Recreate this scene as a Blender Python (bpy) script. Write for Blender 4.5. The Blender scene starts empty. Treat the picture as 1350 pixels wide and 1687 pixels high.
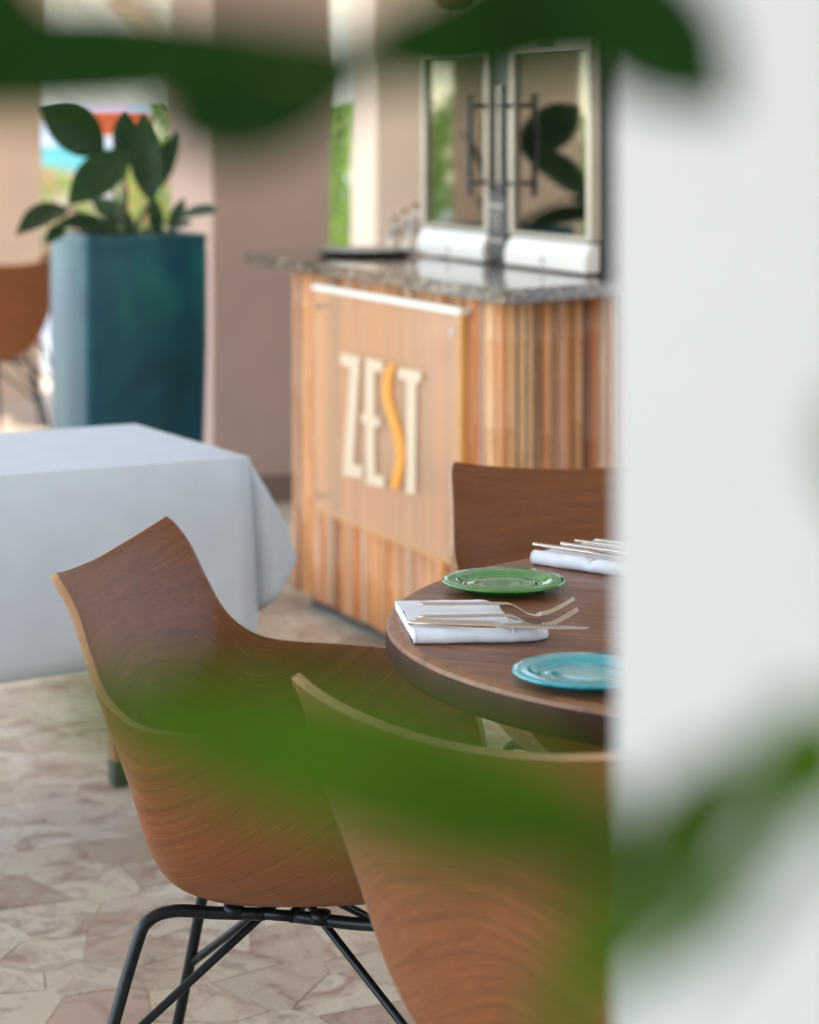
import bpy, bmesh, math, random
from math import sin, cos, pi, radians, hypot, sqrt
from mathutils import Vector, Matrix

# ------------------------------------------------------------------ camera
F_PX, CX, HY, EYE = 3900.0, 675.0, 200.0, 1.40      # focal length (px), principal column, horizon row, eye height
scene = bpy.context.scene
C = scene.collection
cam_data = bpy.data.cameras.new('camera')
cam = bpy.data.objects.new('camera', cam_data)
C.objects.link(cam)
cam.location = (0, 0, EYE)
cam.rotation_euler = (pi / 2, 0, 0)
cam_data.sensor_fit = 'HORIZONTAL'
cam_data.sensor_width = 24.0
cam_data.lens = 24.0 * F_PX / 1350
cam_data.shift_x = 0
cam_data.shift_y = -(843.5 - HY) / 1350
cam_data.clip_start = 0.02
cam_data.clip_end = 300
cam_data.dof.use_dof = True
cam_data.dof.focus_distance = 3.15
cam_data.dof.aperture_fstop = cam_data.lens / 22.5
scene.camera = cam

# ------------------------------------------------------------------ sky, sun, exposure
world = bpy.data.worlds.new('world')
scene.world = world
world.use_nodes = True
wn = world.node_tree
sky = wn.nodes.new('ShaderNodeTexSky')
sky.sky_type = 'NISHITA'
sky.sun_disc = False
sky.sun_elevation = radians(52)
sky.sun_rotation = radians(-82)
sky.air_density = 1.0
sky.dust_density = 0.7
sky.ozone_density = 1.6
wn.links.new(sky.outputs[0], wn.nodes['Background'].inputs[0])
wn.nodes['Background'].inputs[1].default_value = 0.40
sun_dir = Vector((-0.72, 0.10, 0.92)).normalized()
sun_data = bpy.data.lights.new('sun', 'SUN')
sun_data.energy = 4.5
sun_data.angle = radians(0.6)
sun_data.color = (1.0, 0.93, 0.83)
sun = bpy.data.objects.new('sun', sun_data)
sun.rotation_euler = sun_dir.to_track_quat('Z', 'Y').to_euler()
C.objects.link(sun)
scene.view_settings.view_transform = 'Standard'
scene.view_settings.look = 'None'
scene.view_settings.gamma = 1.0
scene.view_settings.use_curve_mapping = False
scene.view_settings.exposure = 0.92
scene.cycles.max_bounces = 10
scene.cycles.diffuse_bounces = 6
scene.cycles.transparent_max_bounces = 16
scene.cycles.sample_clamp_indirect = 8
scene.cycles.use_denoising = True

R = random.Random(7)


def at(x, y, Y):
    """point seen at pixel x, y at distance Y"""
    return Vector(((x - CX) / F_PX * Y, Y, EYE - (y - HY) / F_PX * Y))


def ath(x, y, h):
    """point seen at pixel x, y at height h"""
    return at(x, y, (EYE - h) * F_PX / (y - HY))


# ------------------------------------------------------------------ materials
def lin(r, g, b):
    return tuple(((c / 255) / 12.92 if c <= 10 else ((c / 255 + 0.055) / 1.055) ** 2.4) for c in (r, g, b)) + (1,)


class Mat:
    def __init__(s, name, color=(0.8, 0.8, 0.8, 1), rough=0.5, metal=0.0, **kw):
        s.m = bpy.data.materials.new(name)
        s.m.use_nodes = True
        s.t = s.m.node_tree
        s.b = s.t.nodes['Principled BSDF']
        s.b.inputs['Base Color'].default_value = color
        s.b.inputs['Roughness'].default_value = rough
        s.b.inputs['Metallic'].default_value = metal
        for k, v in kw.items():
            s.b.inputs[k.replace('_', ' ')].default_value = v

    def n(s, t, **kw):
        nd = s.t.nodes.new('ShaderNode' + t)
        for k, v in kw.items():
            setattr(nd, k, v)
        return nd

    def l(s, a, b):
        s.t.links.new(a, b)

    def coord(s, kind='Object', scale=(1, 1, 1), rot=(0, 0, 0)):
        tc = s.n('TexCoord')
        mp = s.n('Mapping')
        mp.inputs['Scale'].default_value = scale
        mp.inputs['Rotation'].default_value = rot
        s.l(tc.outputs[kind], mp.inputs['Vector'])
        return mp.outputs[0]

    def noise(s, vec, scale=5, detail=4, rough=0.55, dist=0.0):
        nz = s.n('TexNoise')
        nz.inputs['Scale'].default_value = scale
        nz.inputs['Detail'].default_value = detail
        nz.inputs['Roughness'].default_value = rough
        nz.inputs['Distortion'].default_value = dist
        s.l(vec, nz.inputs['Vector'])
        return nz.outputs['Fac']

    def ramp(s, fac, stops):
        r = s.n('ValToRGB')
        el = r.color_ramp.elements
        el[0].position, el[0].color = stops[0]
        el[1].position, el[1].color = stops[-1]
        for p, c in stops[1:-1]:
            e = el.new(p)
            e.color = c
        s.l(fac, r.inputs[0])
        return r.outputs[0]

    def mix(s, fac, a, b, mode='MIX'):
        m = s.n('MixRGB', blend_type=mode)
        if isinstance(fac, (int, float)):
            m.inputs[0].default_value = fac
        else:
            s.l(fac, m.inputs[0])
        for i, v in ((1, a), (2, b)):
            if isinstance(v, tuple):
                m.inputs[i].default_value = v
            else:
                s.l(v, m.inputs[i])
        return m.outputs[0]

    def base(s, c):
        s.l(c, s.b.inputs['Base Color'])
        return s

    def bump(s, h, strength=0.2, dist=0.01):
        b = s.n('Bump')
        b.inputs['Strength'].default_value = strength
        b.inputs['Distance'].default_value = dist
        s.l(h, b.inputs['Height'])
        s.l(b.outputs[0], s.b.inputs['Normal'])
        return s

    def rnd(s):
        return s.n('ObjectInfo').outputs['Random']


def plain(name, rgb, rough=0.5, metal=0.0, var=0.0, scale=12, bump=0.0, **kw):
    m = Mat(name, lin(*rgb), rough, metal, **kw)
    if var:
        c = lin(*rgb)
        v = m.coord()
        nz = m.noise(v, scale)
        d = tuple(x * (1 - var) for x in c[:3]) + (1,)
        u = tuple(min(1, x * (1 + var)) for x in c[:3]) + (1,)
        m.base(m.ramp(nz, [(0.3, d), (0.7, u)]))
        if bump:
            m.bump(nz, bump)
    return m.m


def veneer(name, dark, light, speck):
    m = Mat(name, rough=0.46, Specular_IOR_Level=0.4)
    g = m.noise(m.coord('UV', (1.3, 42, 1)), 3.0, 7, 0.68, 0.4)
    f = m.noise(m.coord('UV', (6, 150, 1)), 4.0, 3, 0.6)
    dots = m.noise(m.coord('UV', (60, 160, 1)), 3.0, 2, 0.5)
    c = m.ramp(g, [(0.18, lin(*dark)), (0.78, lin(*light))])
    c = m.mix(m.ramp(f, [(0.55, (0, 0, 0, 1)), (0.8, (0.45, 0.45, 0.45, 1))]), c, lin(*speck))
    c = m.mix(m.ramp(dots, [(0.66, (0, 0, 0, 1)), (0.74, (0.45, 0.45, 0.45, 1))]), c, lin(*speck))
    m.base(c).bump(f, 0.06, 0.002)
    return m.m


MT = {}
MT['veneer'] = veneer('walnut_veneer', (98, 54, 27), (146, 88, 47), (186, 126, 74))
MT['ply_edge'] = plain('plywood_edge', (176, 136, 100), 0.5, var=0.15, scale=60)
MT['rod'] = plain('black_steel_rod', (18, 26, 30), 0.35, 0.4)


def table_wood():
    m = Mat('round_table_wood', rough=0.30)
    v = m.coord('Object', (2.0, 26, 26))
    g = m.noise(v, 2.2, 7, 0.65, 0.8)
    v2 = m.coord('Object', (9, 160, 60))
    f = m.noise(v2, 2.5, 3, 0.6)
    c = m.ramp(g, [(0.25, lin(84, 45, 26)), (0.5, lin(124, 74, 44)), (0.72, lin(174, 120, 78))])
    c = m.mix(m.ramp(f, [(0.5, (0, 0, 0, 1)), (0.75, (0.5, 0.5, 0.5, 1))]), c, lin(54, 28, 22))
    m.base(c).bump(f, 0.12, 0.002)
    rr = m.noise(m.coord('Object'), 9, 4)
    m.l(m.ramp(rr, [(0.3, (0.30, 0.30, 0.30, 1)), (0.7, (0.40, 0.40, 0.40, 1))]), m.b.inputs['Roughness'])
    return m.m


MT['table_wood'] = table_wood()
MT['table_rim'] = plain('table_rim_wood', (62, 36, 22), 0.7, Specular_IOR_Level=0.25, var=0.3, scale=18, bump=0.05)
MT['worn_rim'] = plain('worn_table_edge', (140, 96, 66), 0.45, var=0.35, scale=40)
MT['leg_wood'] = plain('table_leg_wood', (150, 98, 58), 0.5, var=0.2, scale=14)
MT['foot_dark'] = plain('dark_foot_cap', (40, 42, 34), 0.5)
MT['iron'] = plain('cast_iron', (26, 28, 28), 0.5, 0.6)


def cloth(name, rgb):
    m = Mat(name, lin(*rgb), 0.85)
    nz = m.noise(m.coord('Object', (1, 1, 1)), 420, 2)
    w = m.noise(m.coord('Object', (1, 1, 1)), 14, 3)
    c = lin(*rgb)
    m.base(m.ramp(w, [(0.3, tuple(x * 0.93 for x in c[:3]) + (1,)), (0.7, c)]))
    m.bump(nz, 0.12, 0.001)
    return m.m


MT['cloth'] = cloth('sky_tinted_linen', (215, 226, 236))  # white cloth with the blue cast of skylight mixed into its colour
MT['napkin'] = cloth('napkin_cotton', (236, 240, 248))


def cane():
    m = Mat('bamboo_cane', rough=0.42)
    r = m.rnd()
    col = m.ramp(r, [(0.0, lin(200, 118, 62)), (0.2, lin(236, 160, 96)), (0.4, lin(244, 196, 142)), (0.55, lin(222, 136, 74)),
                     (0.75, lin(240, 212, 180)), (0.85, lin(122, 66, 36)), (1.0, lin(214, 158, 108))])
    v = m.coord('Object', (30, 30, 2.2))
    # every cane gets its own streaks: the noise is shifted by the object's random number
    add = m.n('VectorMath', operation='ADD')
    m.l(v, add.inputs[0])
    mul = m.n('VectorMath', operation='SCALE')
    mul.inputs[0].default_value = (37, 11, 53)
    m.l(r, mul.inputs['Scale'])
    m.l(mul.outputs[0], add.inputs[1])
    nz = m.noise(add.outputs[0], 2.2, 6, 0.65)
    c = m.mix(m.ramp(nz, [(0.35, (0, 0, 0, 1)), (0.80, (0.55, 0.55, 0.55, 1))]), col, lin(134, 78, 44))
    c = m.mix(m.ramp(nz, [(0.25, (0.55, 0.55, 0.55, 1)), (0.4, (0, 0, 0, 1))]), c, lin(222, 186, 150))
    m.base(c).bump(nz, 0.15, 0.003)
    return m.m


MT['cane'] = cane()
MT['core'] = plain('counter_core', (52, 34, 24), 0.8)
MT['plinth'] = plain('dark_plinth', (30, 28, 28), 0.7)


def granite():
    m = Mat('speckled_granite', rough=0.10)
    vo = m.n('TexVoronoi')
    vo.inputs['Scale'].default_value = 150
    m.l(m.coord('Object'), vo.inputs['Vector'])
    sep = m.n('SeparateColor')
    m.l(vo.outputs['Color'], sep.inputs[0])
    n2 = m.noise(m.coord('Object'), 40, 4)
    c = m.ramp(sep.outputs[0], [(0.15, lin(40, 34, 30)), (0.45, lin(106, 90, 74)), (0.7, lin(146, 126, 104)), (0.95, lin(206, 190, 168))])
    c = m.mix(m.ramp(n2, [(0.45, (0, 0, 0, 1)), (0.65, (0.6, 0.6, 0.6, 1))]), c, lin(66, 54, 46))
    m.base(c)
    return m.m


MT['granite'] = granite()


def acrylic():
    m = Mat('amber_acrylic', lin(242, 214, 180), 0.09)
    tr = m.n('BsdfTransparent')
    tr.inputs[0].default_value = lin(252, 236, 214)
    mx = m.n('MixShader')
    mx.inputs[0].default_value = 0.33
    m.l(tr.outputs[0], mx.inputs[1])
    m.l(m.b.outputs[0], mx.inputs[2])
    m.l(mx.outputs[0], m.t.nodes['Material Output'].inputs[0])
    return m.m


MT['acrylic'] = acrylic()
MT['acrylic_edge'] = plain('acrylic_polished_edge', (246, 240, 228), 0.2)
MT['amber_edge'] = plain('amber_panel_edge', (232, 178, 96), 0.3)
MT['letter_cream'] = plain('cream_letter', (224, 202, 170), 0.35)
MT['letter_orange'] = plain('orange_letter', (240, 160, 44), 0.35)
MT['chrome'] = plain('chrome', (214, 212, 206), 0.14, 1.0)
MT['steel'] = plain('brushed_stainless', (178, 168, 152), 0.38, 0.6, var=0.06, scale=30)
MT['white_panel'] = plain('highlight_white_steel', (244, 239, 230), 0.25)  # white carries the bright highlight of the steel kick panel
MT['black_plastic'] = plain('black_plastic', (30, 34, 30), 0.4)
MT['dark_panel'] = plain('dark_grey_panel', (62, 62, 58), 0.35)
MT['pale_print'] = plain('pale_print', (190, 178, 164), 0.5)
MT['cabinet_inside'] = plain('cabinet_inside', (38, 38, 36), 0.5)


def door_glass():
    m = Mat('tinted_cabinet_glass', lin(28, 32, 30), 0.03)
    gl = m.n('BsdfGlossy')
    gl.inputs['Color'].default_value = (0.80, 0.82, 0.78, 1)
    gl.inputs['Roughness'].default_value = 0.03
    tr = m.n('BsdfTransparent')
    tr.inputs[0].default_value = (0.55, 0.58, 0.54, 1)
    mx = m.n('MixShader')
    mx.inputs[0].default_value = 0.36
    m.l(tr.outputs[0], mx.inputs[1])
    m.l(gl.outputs[0], mx.inputs[2])
    m.l(mx.outputs[0], m.t.nodes['Material Output'].inputs[0])
    return m.m


MT['door_glass'] = door_glass()
MT['bottle_glass'] = plain('clear_bottle_glass', (236, 226, 214), 0.05, Transmission_Weight=0.85, IOR=1.45)
MT['oil'] = plain('amber_oil', (196, 128, 60), 0.1, Transmission_Weight=0.5)


def glaze():
    m = Mat('teal_glaze', rough=0.42, Specular_IOR_Level=0.3)
    v = m.coord('Object', (1, 1, 0.55))
    nz = m.noise(v, 5.5, 6, 0.6, 0.6)
    c = m.ramp(nz, [(0.3, lin(0, 54, 70)), (0.5, lin(0, 74, 88)), (0.68, lin(12, 98, 98)), (0.85, lin(120, 140, 126))])
    m.base(c).bump(nz, 0.08, 0.01)
    m.b.inputs['Coat Weight'].default_value = 0.15
    m.b.inputs['Coat Roughness'].default_value = 0.2
    return m.m


MT['glaze'] = glaze()
MT['soil'] = plain('dark_soil', (46, 34, 26), 0.95, var=0.4, scale=60, bump=0.5)


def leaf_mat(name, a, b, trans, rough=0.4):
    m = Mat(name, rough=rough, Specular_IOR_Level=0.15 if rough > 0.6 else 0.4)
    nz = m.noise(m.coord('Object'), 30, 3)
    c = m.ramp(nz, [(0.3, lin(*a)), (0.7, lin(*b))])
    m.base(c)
    tl = m.n('BsdfTranslucent')
    m.l(c, tl.inputs[0])
    mx = m.n('MixShader')
    mx.inputs[0].default_value = trans
    m.l(m.b.outputs[0], mx.inputs[1])
    m.l(tl.outputs[0], mx.inputs[2])
    m.l(mx.outputs[0], m.t.nodes['Material Output'].inputs[0])
    return m.m


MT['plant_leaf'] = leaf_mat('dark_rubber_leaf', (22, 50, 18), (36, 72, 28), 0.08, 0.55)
MT['near_leaf'] = leaf_mat('lit_shrub_leaf', (60, 92, 14), (76, 112, 20), 0.30, 0.7)  # lower shrub leaves, light shining through put into a brighter green
MT['dark_leaf'] = leaf_mat('shaded_shrub_leaf', (16, 46, 8), (24, 58, 10), 0.04, 0.8)  # upper leaves of the same shrub, their shade put into the green
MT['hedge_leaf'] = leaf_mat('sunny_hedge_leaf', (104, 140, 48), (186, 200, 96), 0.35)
MT['stem'] = plain('green_stem', (70, 84, 44), 0.6, var=0.2, scale=30)
MT['bark'] = plain('grey_bark', (92, 82, 68), 0.85, var=0.3, scale=30, bump=0.4)
MT['petal'] = plain('pink_petal', (232, 96, 124), 0.6)


def stone():
    m = Mat('marble_flagstone', rough=0.46)
    su = m.n('Math', operation='ADD')
    m.l(m.rnd(), su.inputs[0])
    m.l(m.n('NewGeometry').outputs['Random Per Island'], su.inputs[1])
    fr = m.n('Math', operation='FRACT')
    m.l(su.outputs[0], fr.inputs[0])
    r = fr.outputs[0]
    tone = m.ramp(r, [(0.0, lin(176, 158, 136)), (0.2, lin(204, 188, 162)), (0.45, lin(214, 202, 178)), (0.7, lin(190, 174, 152)),
                      (0.85, lin(222, 212, 192)), (1.0, lin(184, 158, 138))])
    ad = m.n('VectorMath', operation='ADD')
    sc = m.n('VectorMath', operation='SCALE')
    sc.inputs[0].default_value = (31, 17, 9)
    m.l(r, sc.inputs['Scale'])
    m.l(m.coord('Object'), ad.inputs[0])
    m.l(sc.outputs[0], ad.inputs[1])
    v = ad.outputs[0]
    n1 = m.noise(v, 7, 6, 0.65, 1.4)
    n2 = m.noise(v, 16, 5, 0.7, 0.8)
    c = m.mix(m.ramp(n1, [(0.48, (0, 0, 0, 1)), (0.64, (0.9, 0.9, 0.9, 1))]), tone, lin(158, 128, 108))
    c = m.mix(m.ramp(n2, [(0.56, (0, 0, 0, 1)), (0.72, (0.8, 0.8, 0.8, 1))]), c, lin(118, 98, 82))
    c = m.mix(m.ramp(n2, [(0.24, (0.5, 0.5, 0.5, 1)), (0.40, (0, 0, 0, 1))]), c, lin(226, 212, 194))
    m.base(c).bump(n2, 0.10, 0.004)
    return m.m


MT['stone'] = stone()
MT['grout'] = plain('mortar_joint', (192, 174, 148), 0.8, var=0.15, scale=20)
MT['terrace'] = plain('pale_terrace_paving', (206, 206, 204), 0.8, var=0.08, scale=3)
MT['taupe'] = plain('taupe_stucco', (186, 158, 142), 0.85, var=0.04, scale=4, bump=0.04)
MT['beige'] = plain('beige_stucco', (226, 200, 176), 0.85, var=0.04, scale=4, bump=0.04)
MT['white_stucco'] = plain('white_stucco', (234, 232, 230), 0.85, var=0.02, scale=5, bump=0.03)
MT['cream_stucco'] = plain('cream_stucco', (236, 216, 194), 0.85, var=0.03, scale=4)
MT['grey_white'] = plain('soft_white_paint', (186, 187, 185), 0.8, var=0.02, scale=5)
MT['ceiling'] = plain('white_ceiling', (238, 238, 236), 0.85)
MT['skirting'] = plain('dark_skirting', (128, 104, 92), 0.6)
MT['slat'] = plain('bleached_slat', (240, 232, 210), 0.8, var=0.18, scale=8)
MT['rafter'] = plain('pale_rafter', (222, 196, 164), 0.7, var=0.1, scale=8)
MT['teal_wall'] = plain('teal_paint', (112, 186, 176), 0.6)
MT['white_paint'] = plain('white_paint', (236, 238, 240), 0.6)
MT['orange_canvas'] = plain('orange_canvas', (226, 96, 44), 0.8)
MT['rattan'] = plain('brown_rattan', (128, 76, 46), 0.7, var=0.35, scale=60, bump=0.4)
MT['green_plate'] = plain('green_glazed_ceramic', (58, 138, 62), 0.12, var=0.25, scale=25, Coat_Weight=0.6, Coat_Roughness=0.06)
MT['blue_plate'] = plain('turquoise_glazed_ceramic', (44, 172, 186), 0.12, var=0.15, scale=25, Coat_Weight=0.6, Coat_Roughness=0.06)
MT['cutlery'] = plain('polished_cutlery', (214, 204, 192), 0.16, 1.0)
MT['pewter'] = plain('dull_tray_metal', (178, 172, 160), 0.35, 0.3)


# ------------------------------------------------------------------ mesh helpers
def obj(name, bm, mats, parent=None, smooth=False, loc=None, angle=None):
    me = bpy.data.meshes.new(name)
    bmesh.ops.recalc_face_normals(bm, faces=bm.faces[:])
    bm.to_mesh(me)
    bm.free()
    for m in (mats if isinstance(mats, (list, tuple)) else [mats]):
        me.materials.append(m)
    if smooth:
        for p in me.polygons:
            p.use_smooth = True
    if angle:
        me.set_sharp_from_angle(angle=radians(angle))
    o = bpy.data.objects.new(name, me)
    C.objects.link(o)
    if parent is not None:
        o.parent = parent
    if loc is not None:
        o.location = loc
    return o


def tag(o, label=None, cat=None, group=None, kind=None):
    if label: o['label'] = label
    if cat: o['category'] = cat
    if group: o['group'] = group
    if kind: o['kind'] = kind
    return o


def empty(name, loc, rz=0.0, label=None, cat=None, group=None):
    o = bpy.data.objects.new(name, None)
    o.empty_display_size = 0.1
    C.objects.link(o)
    o.location = loc
    o.rotation_euler = (0, 0, rz)
    return tag(o, label, cat, group)


def copy_tree(o, parent=None):
    c = o.copy()
    C.objects.link(c)
    c.parent = parent
    for ch in list(o.children):
        copy_tree(ch, c)
    return c


def box(bm, x0, x1, y0, y1, z0, z1, M=None, bev=0.0, mat=0):
    r = bmesh.ops.create_cube(bm, size=1)
    vs = r['verts']
    for v in vs:
        v.co = Vector(((x0 + x1) / 2 + v.co.x * (x1 - x0), (y0 + y1) / 2 + v.co.y * (y1 - y0), (z0 + z1) / 2 + v.co.z * (z1 - z0)))
    if M is not None:
        bmesh.ops.transform(bm, matrix=M, verts=vs)
    fs = set(f for v in vs for f in v.link_faces)
    for f in fs:
        f.material_index = mat
    if bev:
        es = list(set(e for v in vs for e in v.link_edges))
        rr = bmesh.ops.bevel(bm, geom=es, offset=bev, segments=2, profile=0.5, affect='EDGES')
        for f in rr['faces']:
            f.material_index = mat


def prism(bm, pts, z0, z1, mat=0):
    a = [bm.verts.new((p[0], p[1], z0)) for p in pts]
    b = [bm.verts.new((p[0], p[1], z1)) for p in pts]
    n = len(pts)
    fs = [bm.faces.new(a[::-1]), bm.faces.new(b)]
    for i in range(n):
        fs.append(bm.faces.new((a[i], a[(i + 1) % n], b[(i + 1) % n], b[i])))
    for f in fs:
        f.material_index = mat
    return fs


def lathe(bm, prof, seg=32, c=(0, 0, 0), mat=0, wob=None):
    """prof: list of (r, z); r=0 closes"""
    rings = []
    for r, z in prof:
        if r < 1e-6:
            rings.append([bm.verts.new((c[0], c[1], c[2] + z))])
        else:
            ring = []
            for k in range(seg):
                a = 2 * pi * k / seg
                rr = r * (1 + (wob(a, r, z) if wob else 0))
                ring.append(bm.verts.new((c[0] + rr * cos(a), c[1] + rr * sin(a), c[2] + z)))
            rings.append(ring)
    for i in range(len(rings) - 1):
        A, B = rings[i], rings[i + 1]
        for k in range(seg):
            k2 = (k + 1) % seg
            if len(A) == 1 and len(B) == 1:
                continue
            if len(A) == 1:
                f = bm.faces.new((A[0], B[k], B[k2]))
            elif len(B) == 1:
                f = bm.faces.new((A[k], B[0], A[k2]))
            else:
                f = bm.faces.new((A[k], B[k], B[k2], A[k2]))
            f.material_index = mat
    return rings


def catmull(P, n):
    """n samples per span through the points P"""
    P = [Vector(p) for p in P]
    out = []
    for i in range(len(P) - 1):
        p0 = P[max(i - 1, 0)] if i > 0 else 2 * P[0] - P[1]
        p1, p2 = P[i], P[i + 1]
        p3 = P[i + 2] if i + 2 < len(P) else 2 * P[-1] - P[-2]
        for k in range(n):
            t = k / n
            out.append(0.5 * ((2 * p1) + (-p0 + p2) * t + (2 * p0 - 5 * p1 + 4 * p2 - p3) * t * t + (-p0 + 3 * p1 - 3 * p2 + p3) * t ** 3))
    out.append(P[-1])
    return out


def tube(bm, pts, r, seg=8, cap=True, mat=0):
    pts = [Vector(p) for p in pts]
    n = len(pts)
    rr = r if isinstance(r, (list, tuple)) else [r] * n
    t0 = (pts[1] - pts[0]).normalized()
    nrm = t0.orthogonal().normalized()
    rings = []
    for i, p in enumerate(pts):
        t = (pts[min(i + 1, n - 1)] - pts[max(i - 1, 0)]).normalized()
        nrm = (nrm - t * nrm.dot(t)).normalized()
        b = t.cross(nrm)
        rings.append([bm.verts.new(p + (nrm * cos(2 * pi * k / seg) + b * sin(2 * pi * k / seg)) * rr[i]) for k in range(seg)])
    for i in range(n - 1):
        for k in range(seg):
            f = bm.faces.new((rings[i][k], rings[i][(k + 1) % seg], rings[i + 1][(k + 1) % seg], rings[i + 1][k]))
            f.material_index = mat
    if cap:
        bm.faces.new(rings[0][::-1]).material_index = mat
        bm.faces.new(rings[-1]).material_index = mat


def leaf_bm(bm, base, tip, width, normal, sag=0.06, fold=0.12, n=12, m=4, wide_at=0.45, side=0.0, mat=0):
    """a pointed oval leaf with a folded midrib, from base to tip"""
    base, tip = Vector(base), Vector(tip)
    ax = tip - base
    L = ax.length
    ax = ax / L
    nn = Vector(normal)
    nn = (nn - ax * nn.dot(ax)).normalized()
    sd = ax.cross(nn)
    rows = []
    for i in range(n + 1):
        t = i / n
        if t < wide_at:
            w = sin(pi / 2 * (t / wide_at) ** 0.8)
        else:
            w = cos(pi / 2 * ((t - wide_at) / (1 - wide_at)) ** 1.25)
        w = max(w, 0.02) * width / 2
        c = base + ax * (t * L) + nn * (-sag * L * 4 * (t - 0.5) ** 2 + sag * L) + sd * (side * L * 4 * t * (1 - t))
        row = []
        for j in range(-m, m + 1):
            s = j / m
            row.append(bm.verts.new(c + sd * (w * s) + nn * (fold * w * abs(s) + 0.04 * w * sin(9 * t + 2 * s))))
        rows.append(row)
    for i in range(n):
        for j in range(2 * m):
            bm.faces.new((rows[i][j], rows[i][j + 1], rows[i + 1][j + 1], rows[i + 1][j])).material_index = mat


def rotm(rz, loc=(0, 0, 0)):
    return Matrix.Translation(loc) @ Matrix.Rotation(rz, 4, 'Z')


# room axes: U runs right and away, V runs left and away
A = radians(24.5)
U = Vector((cos(A), sin(A), 0))
V = Vector((-sin(A), cos(A), 0))

# ------------------------------------------------------------------ setting: floor, columns, ceiling, terrace
bm = bmesh.new()
box(bm, -5.2, 5.0, -8.4, 13.2, -0.12, -0.0016)
floor = tag(obj('floor', bm, MT['grout']), kind='structure', label='crazy-paved floor of cream and rosy marble flagstones')


def clip(poly, p, n):
    out = []
    for i in range(len(poly)):
        a, b = poly[i], poly[(i + 1) % len(poly)]
        da = (a[0] - p[0]) * n[0] + (a[1] - p[1]) * n[1]
        db = (b[0] - p[0]) * n[0] + (b[1] - p[1]) * n[1]
        if da <= 0:
            out.append(a)
        if da * db < 0:
            t = da / (da - db)
            out.append((a[0] + (b[0] - a[0]) * t, a[1] + (b[1] - a[1]) * t))
    return out


def flagstones(x0, x1, y0, y1, step, seed, tries):
    """irregular paving cells around randomly thrown points"""
    rr = random.Random(seed)
    grid = {}

    def near(q, reach):
        gx, gy = int(q[0] // step), int(q[1] // step)
        for i in range(gx - reach, gx + reach + 1):
            for j in range(gy - reach, gy + reach + 1):
                for w in grid.get((i, j), ()):
                    yield w
    pts = []
    for _ in range(tries):
        q = (rr.uniform(x0 - step, x1 + step), rr.uniform(y0 - step, y1 + step))
        md = step * rr.choice((0.50, 0.62, 0.85))
        if all(hypot(q[0] - w[0], q[1] - w[1]) > md for w in near(q, 1)):
            pts.append(q)
            grid.setdefault((int(q[0] // step), int(q[1] // step)), []).append(q)
    cells = []
    for p in pts:
        poly = [(x0, y0), (x1, y0), (x1, y1), (x0, y1)]
        for q in near(p, 3):
            d = (q[0] - p[0], q[1] - p[1])
            dd = hypot(*d)
            if dd > 0:
                n = (d[0] / dd, d[1] / dd)
                poly = clip(poly, ((p[0] + q[0]) / 2 - n[0] * 0.0011, (p[1] + q[1]) / 2 - n[1] * 0.0011), n)
                if not poly:
                    break
        if len(poly) >= 3:
            cells.append((p, poly))
    return cells


def roughen(poly, rr):
    out = []
    for i in range(len(poly)):
        a, b = poly[i], poly[(i + 1) % len(poly)]
        out.append(a)
        L = hypot(b[0] - a[0], b[1] - a[1])
        if L > 0.07:
            n = ((b[1] - a[1]) / L, -(b[0] - a[0]) / L)
            k = max(2, int(L / 0.06))
            for q in range(1, k):
                w = rr.uniform(-0.0045, 0.0015)
                t = q / k
                out.append((a[0] + (b[0] - a[0]) * t + n[0] * w, a[1] + (b[1] - a[1]) * t + n[1] * w))
    return out


rr = random.Random(3)
field = bmesh.new()


def stone_faces(bm, poly, o, top):
    vb = [bm.verts.new((x - o[0], y - o[1], -0.007)) for x, y in poly]
    vt = [bm.verts.new((x - o[0], y - o[1], top)) for x, y in poly]
    bm.faces.new(vt)
    for i in range(len(vb)):
        bm.faces.new((vb[i], vb[(i + 1) % len(vb)], vt[(i + 1) % len(vb)], vt[i]))


n_stone = 0
for p, poly in flagstones(-3.6, 3.6, 1.4, 6.6, 0.19, 11, 14000) + flagstones(-5.0, 4.4, 6.602, 12.9, 0.36, 12, 7000):
    top = rr.uniform(-0.0008, 0.0008)
    # the stones the view shows are parts of their own, the others one joined field
    if abs(p[0] + 0.082 * p[1]) < 0.10 * p[1] and 3.35 < p[1] < 8.0 and p[0] < 0.5 and n_stone < 300:
        bm = bmesh.new()
        stone_faces(bm, roughen(poly, rr), p, top)
        obj('flagstone', bm, MT['stone'], floor, loc=(p[0], p[1], 0))
        n_stone += 1
    else:
        stone_faces(field, poly, (0, 0), top)
print('stones', n_stone)
tag(obj('flagstone_field', field, MT['stone'], floor), kind='stuff')

bm = bmesh.new()
box(bm, -40, 30, -30, 70, -0.5, -0.125)
box(bm, -14, -5.2, -8.4, 13.2, -0.125, -0.01)
box(bm, -14, 14, -26, -8.4, -0.125, -0.01)
box(bm, 5.0, 14, -8.4, 13.2, -0.125, -0.01)
box(bm, -14, 5, 13.2, 60, -0.125, -0.01)
tag(obj('ground', bm, MT['terrace']), kind='structure', label='pale sunlit terrace outside the dining room')


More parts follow.
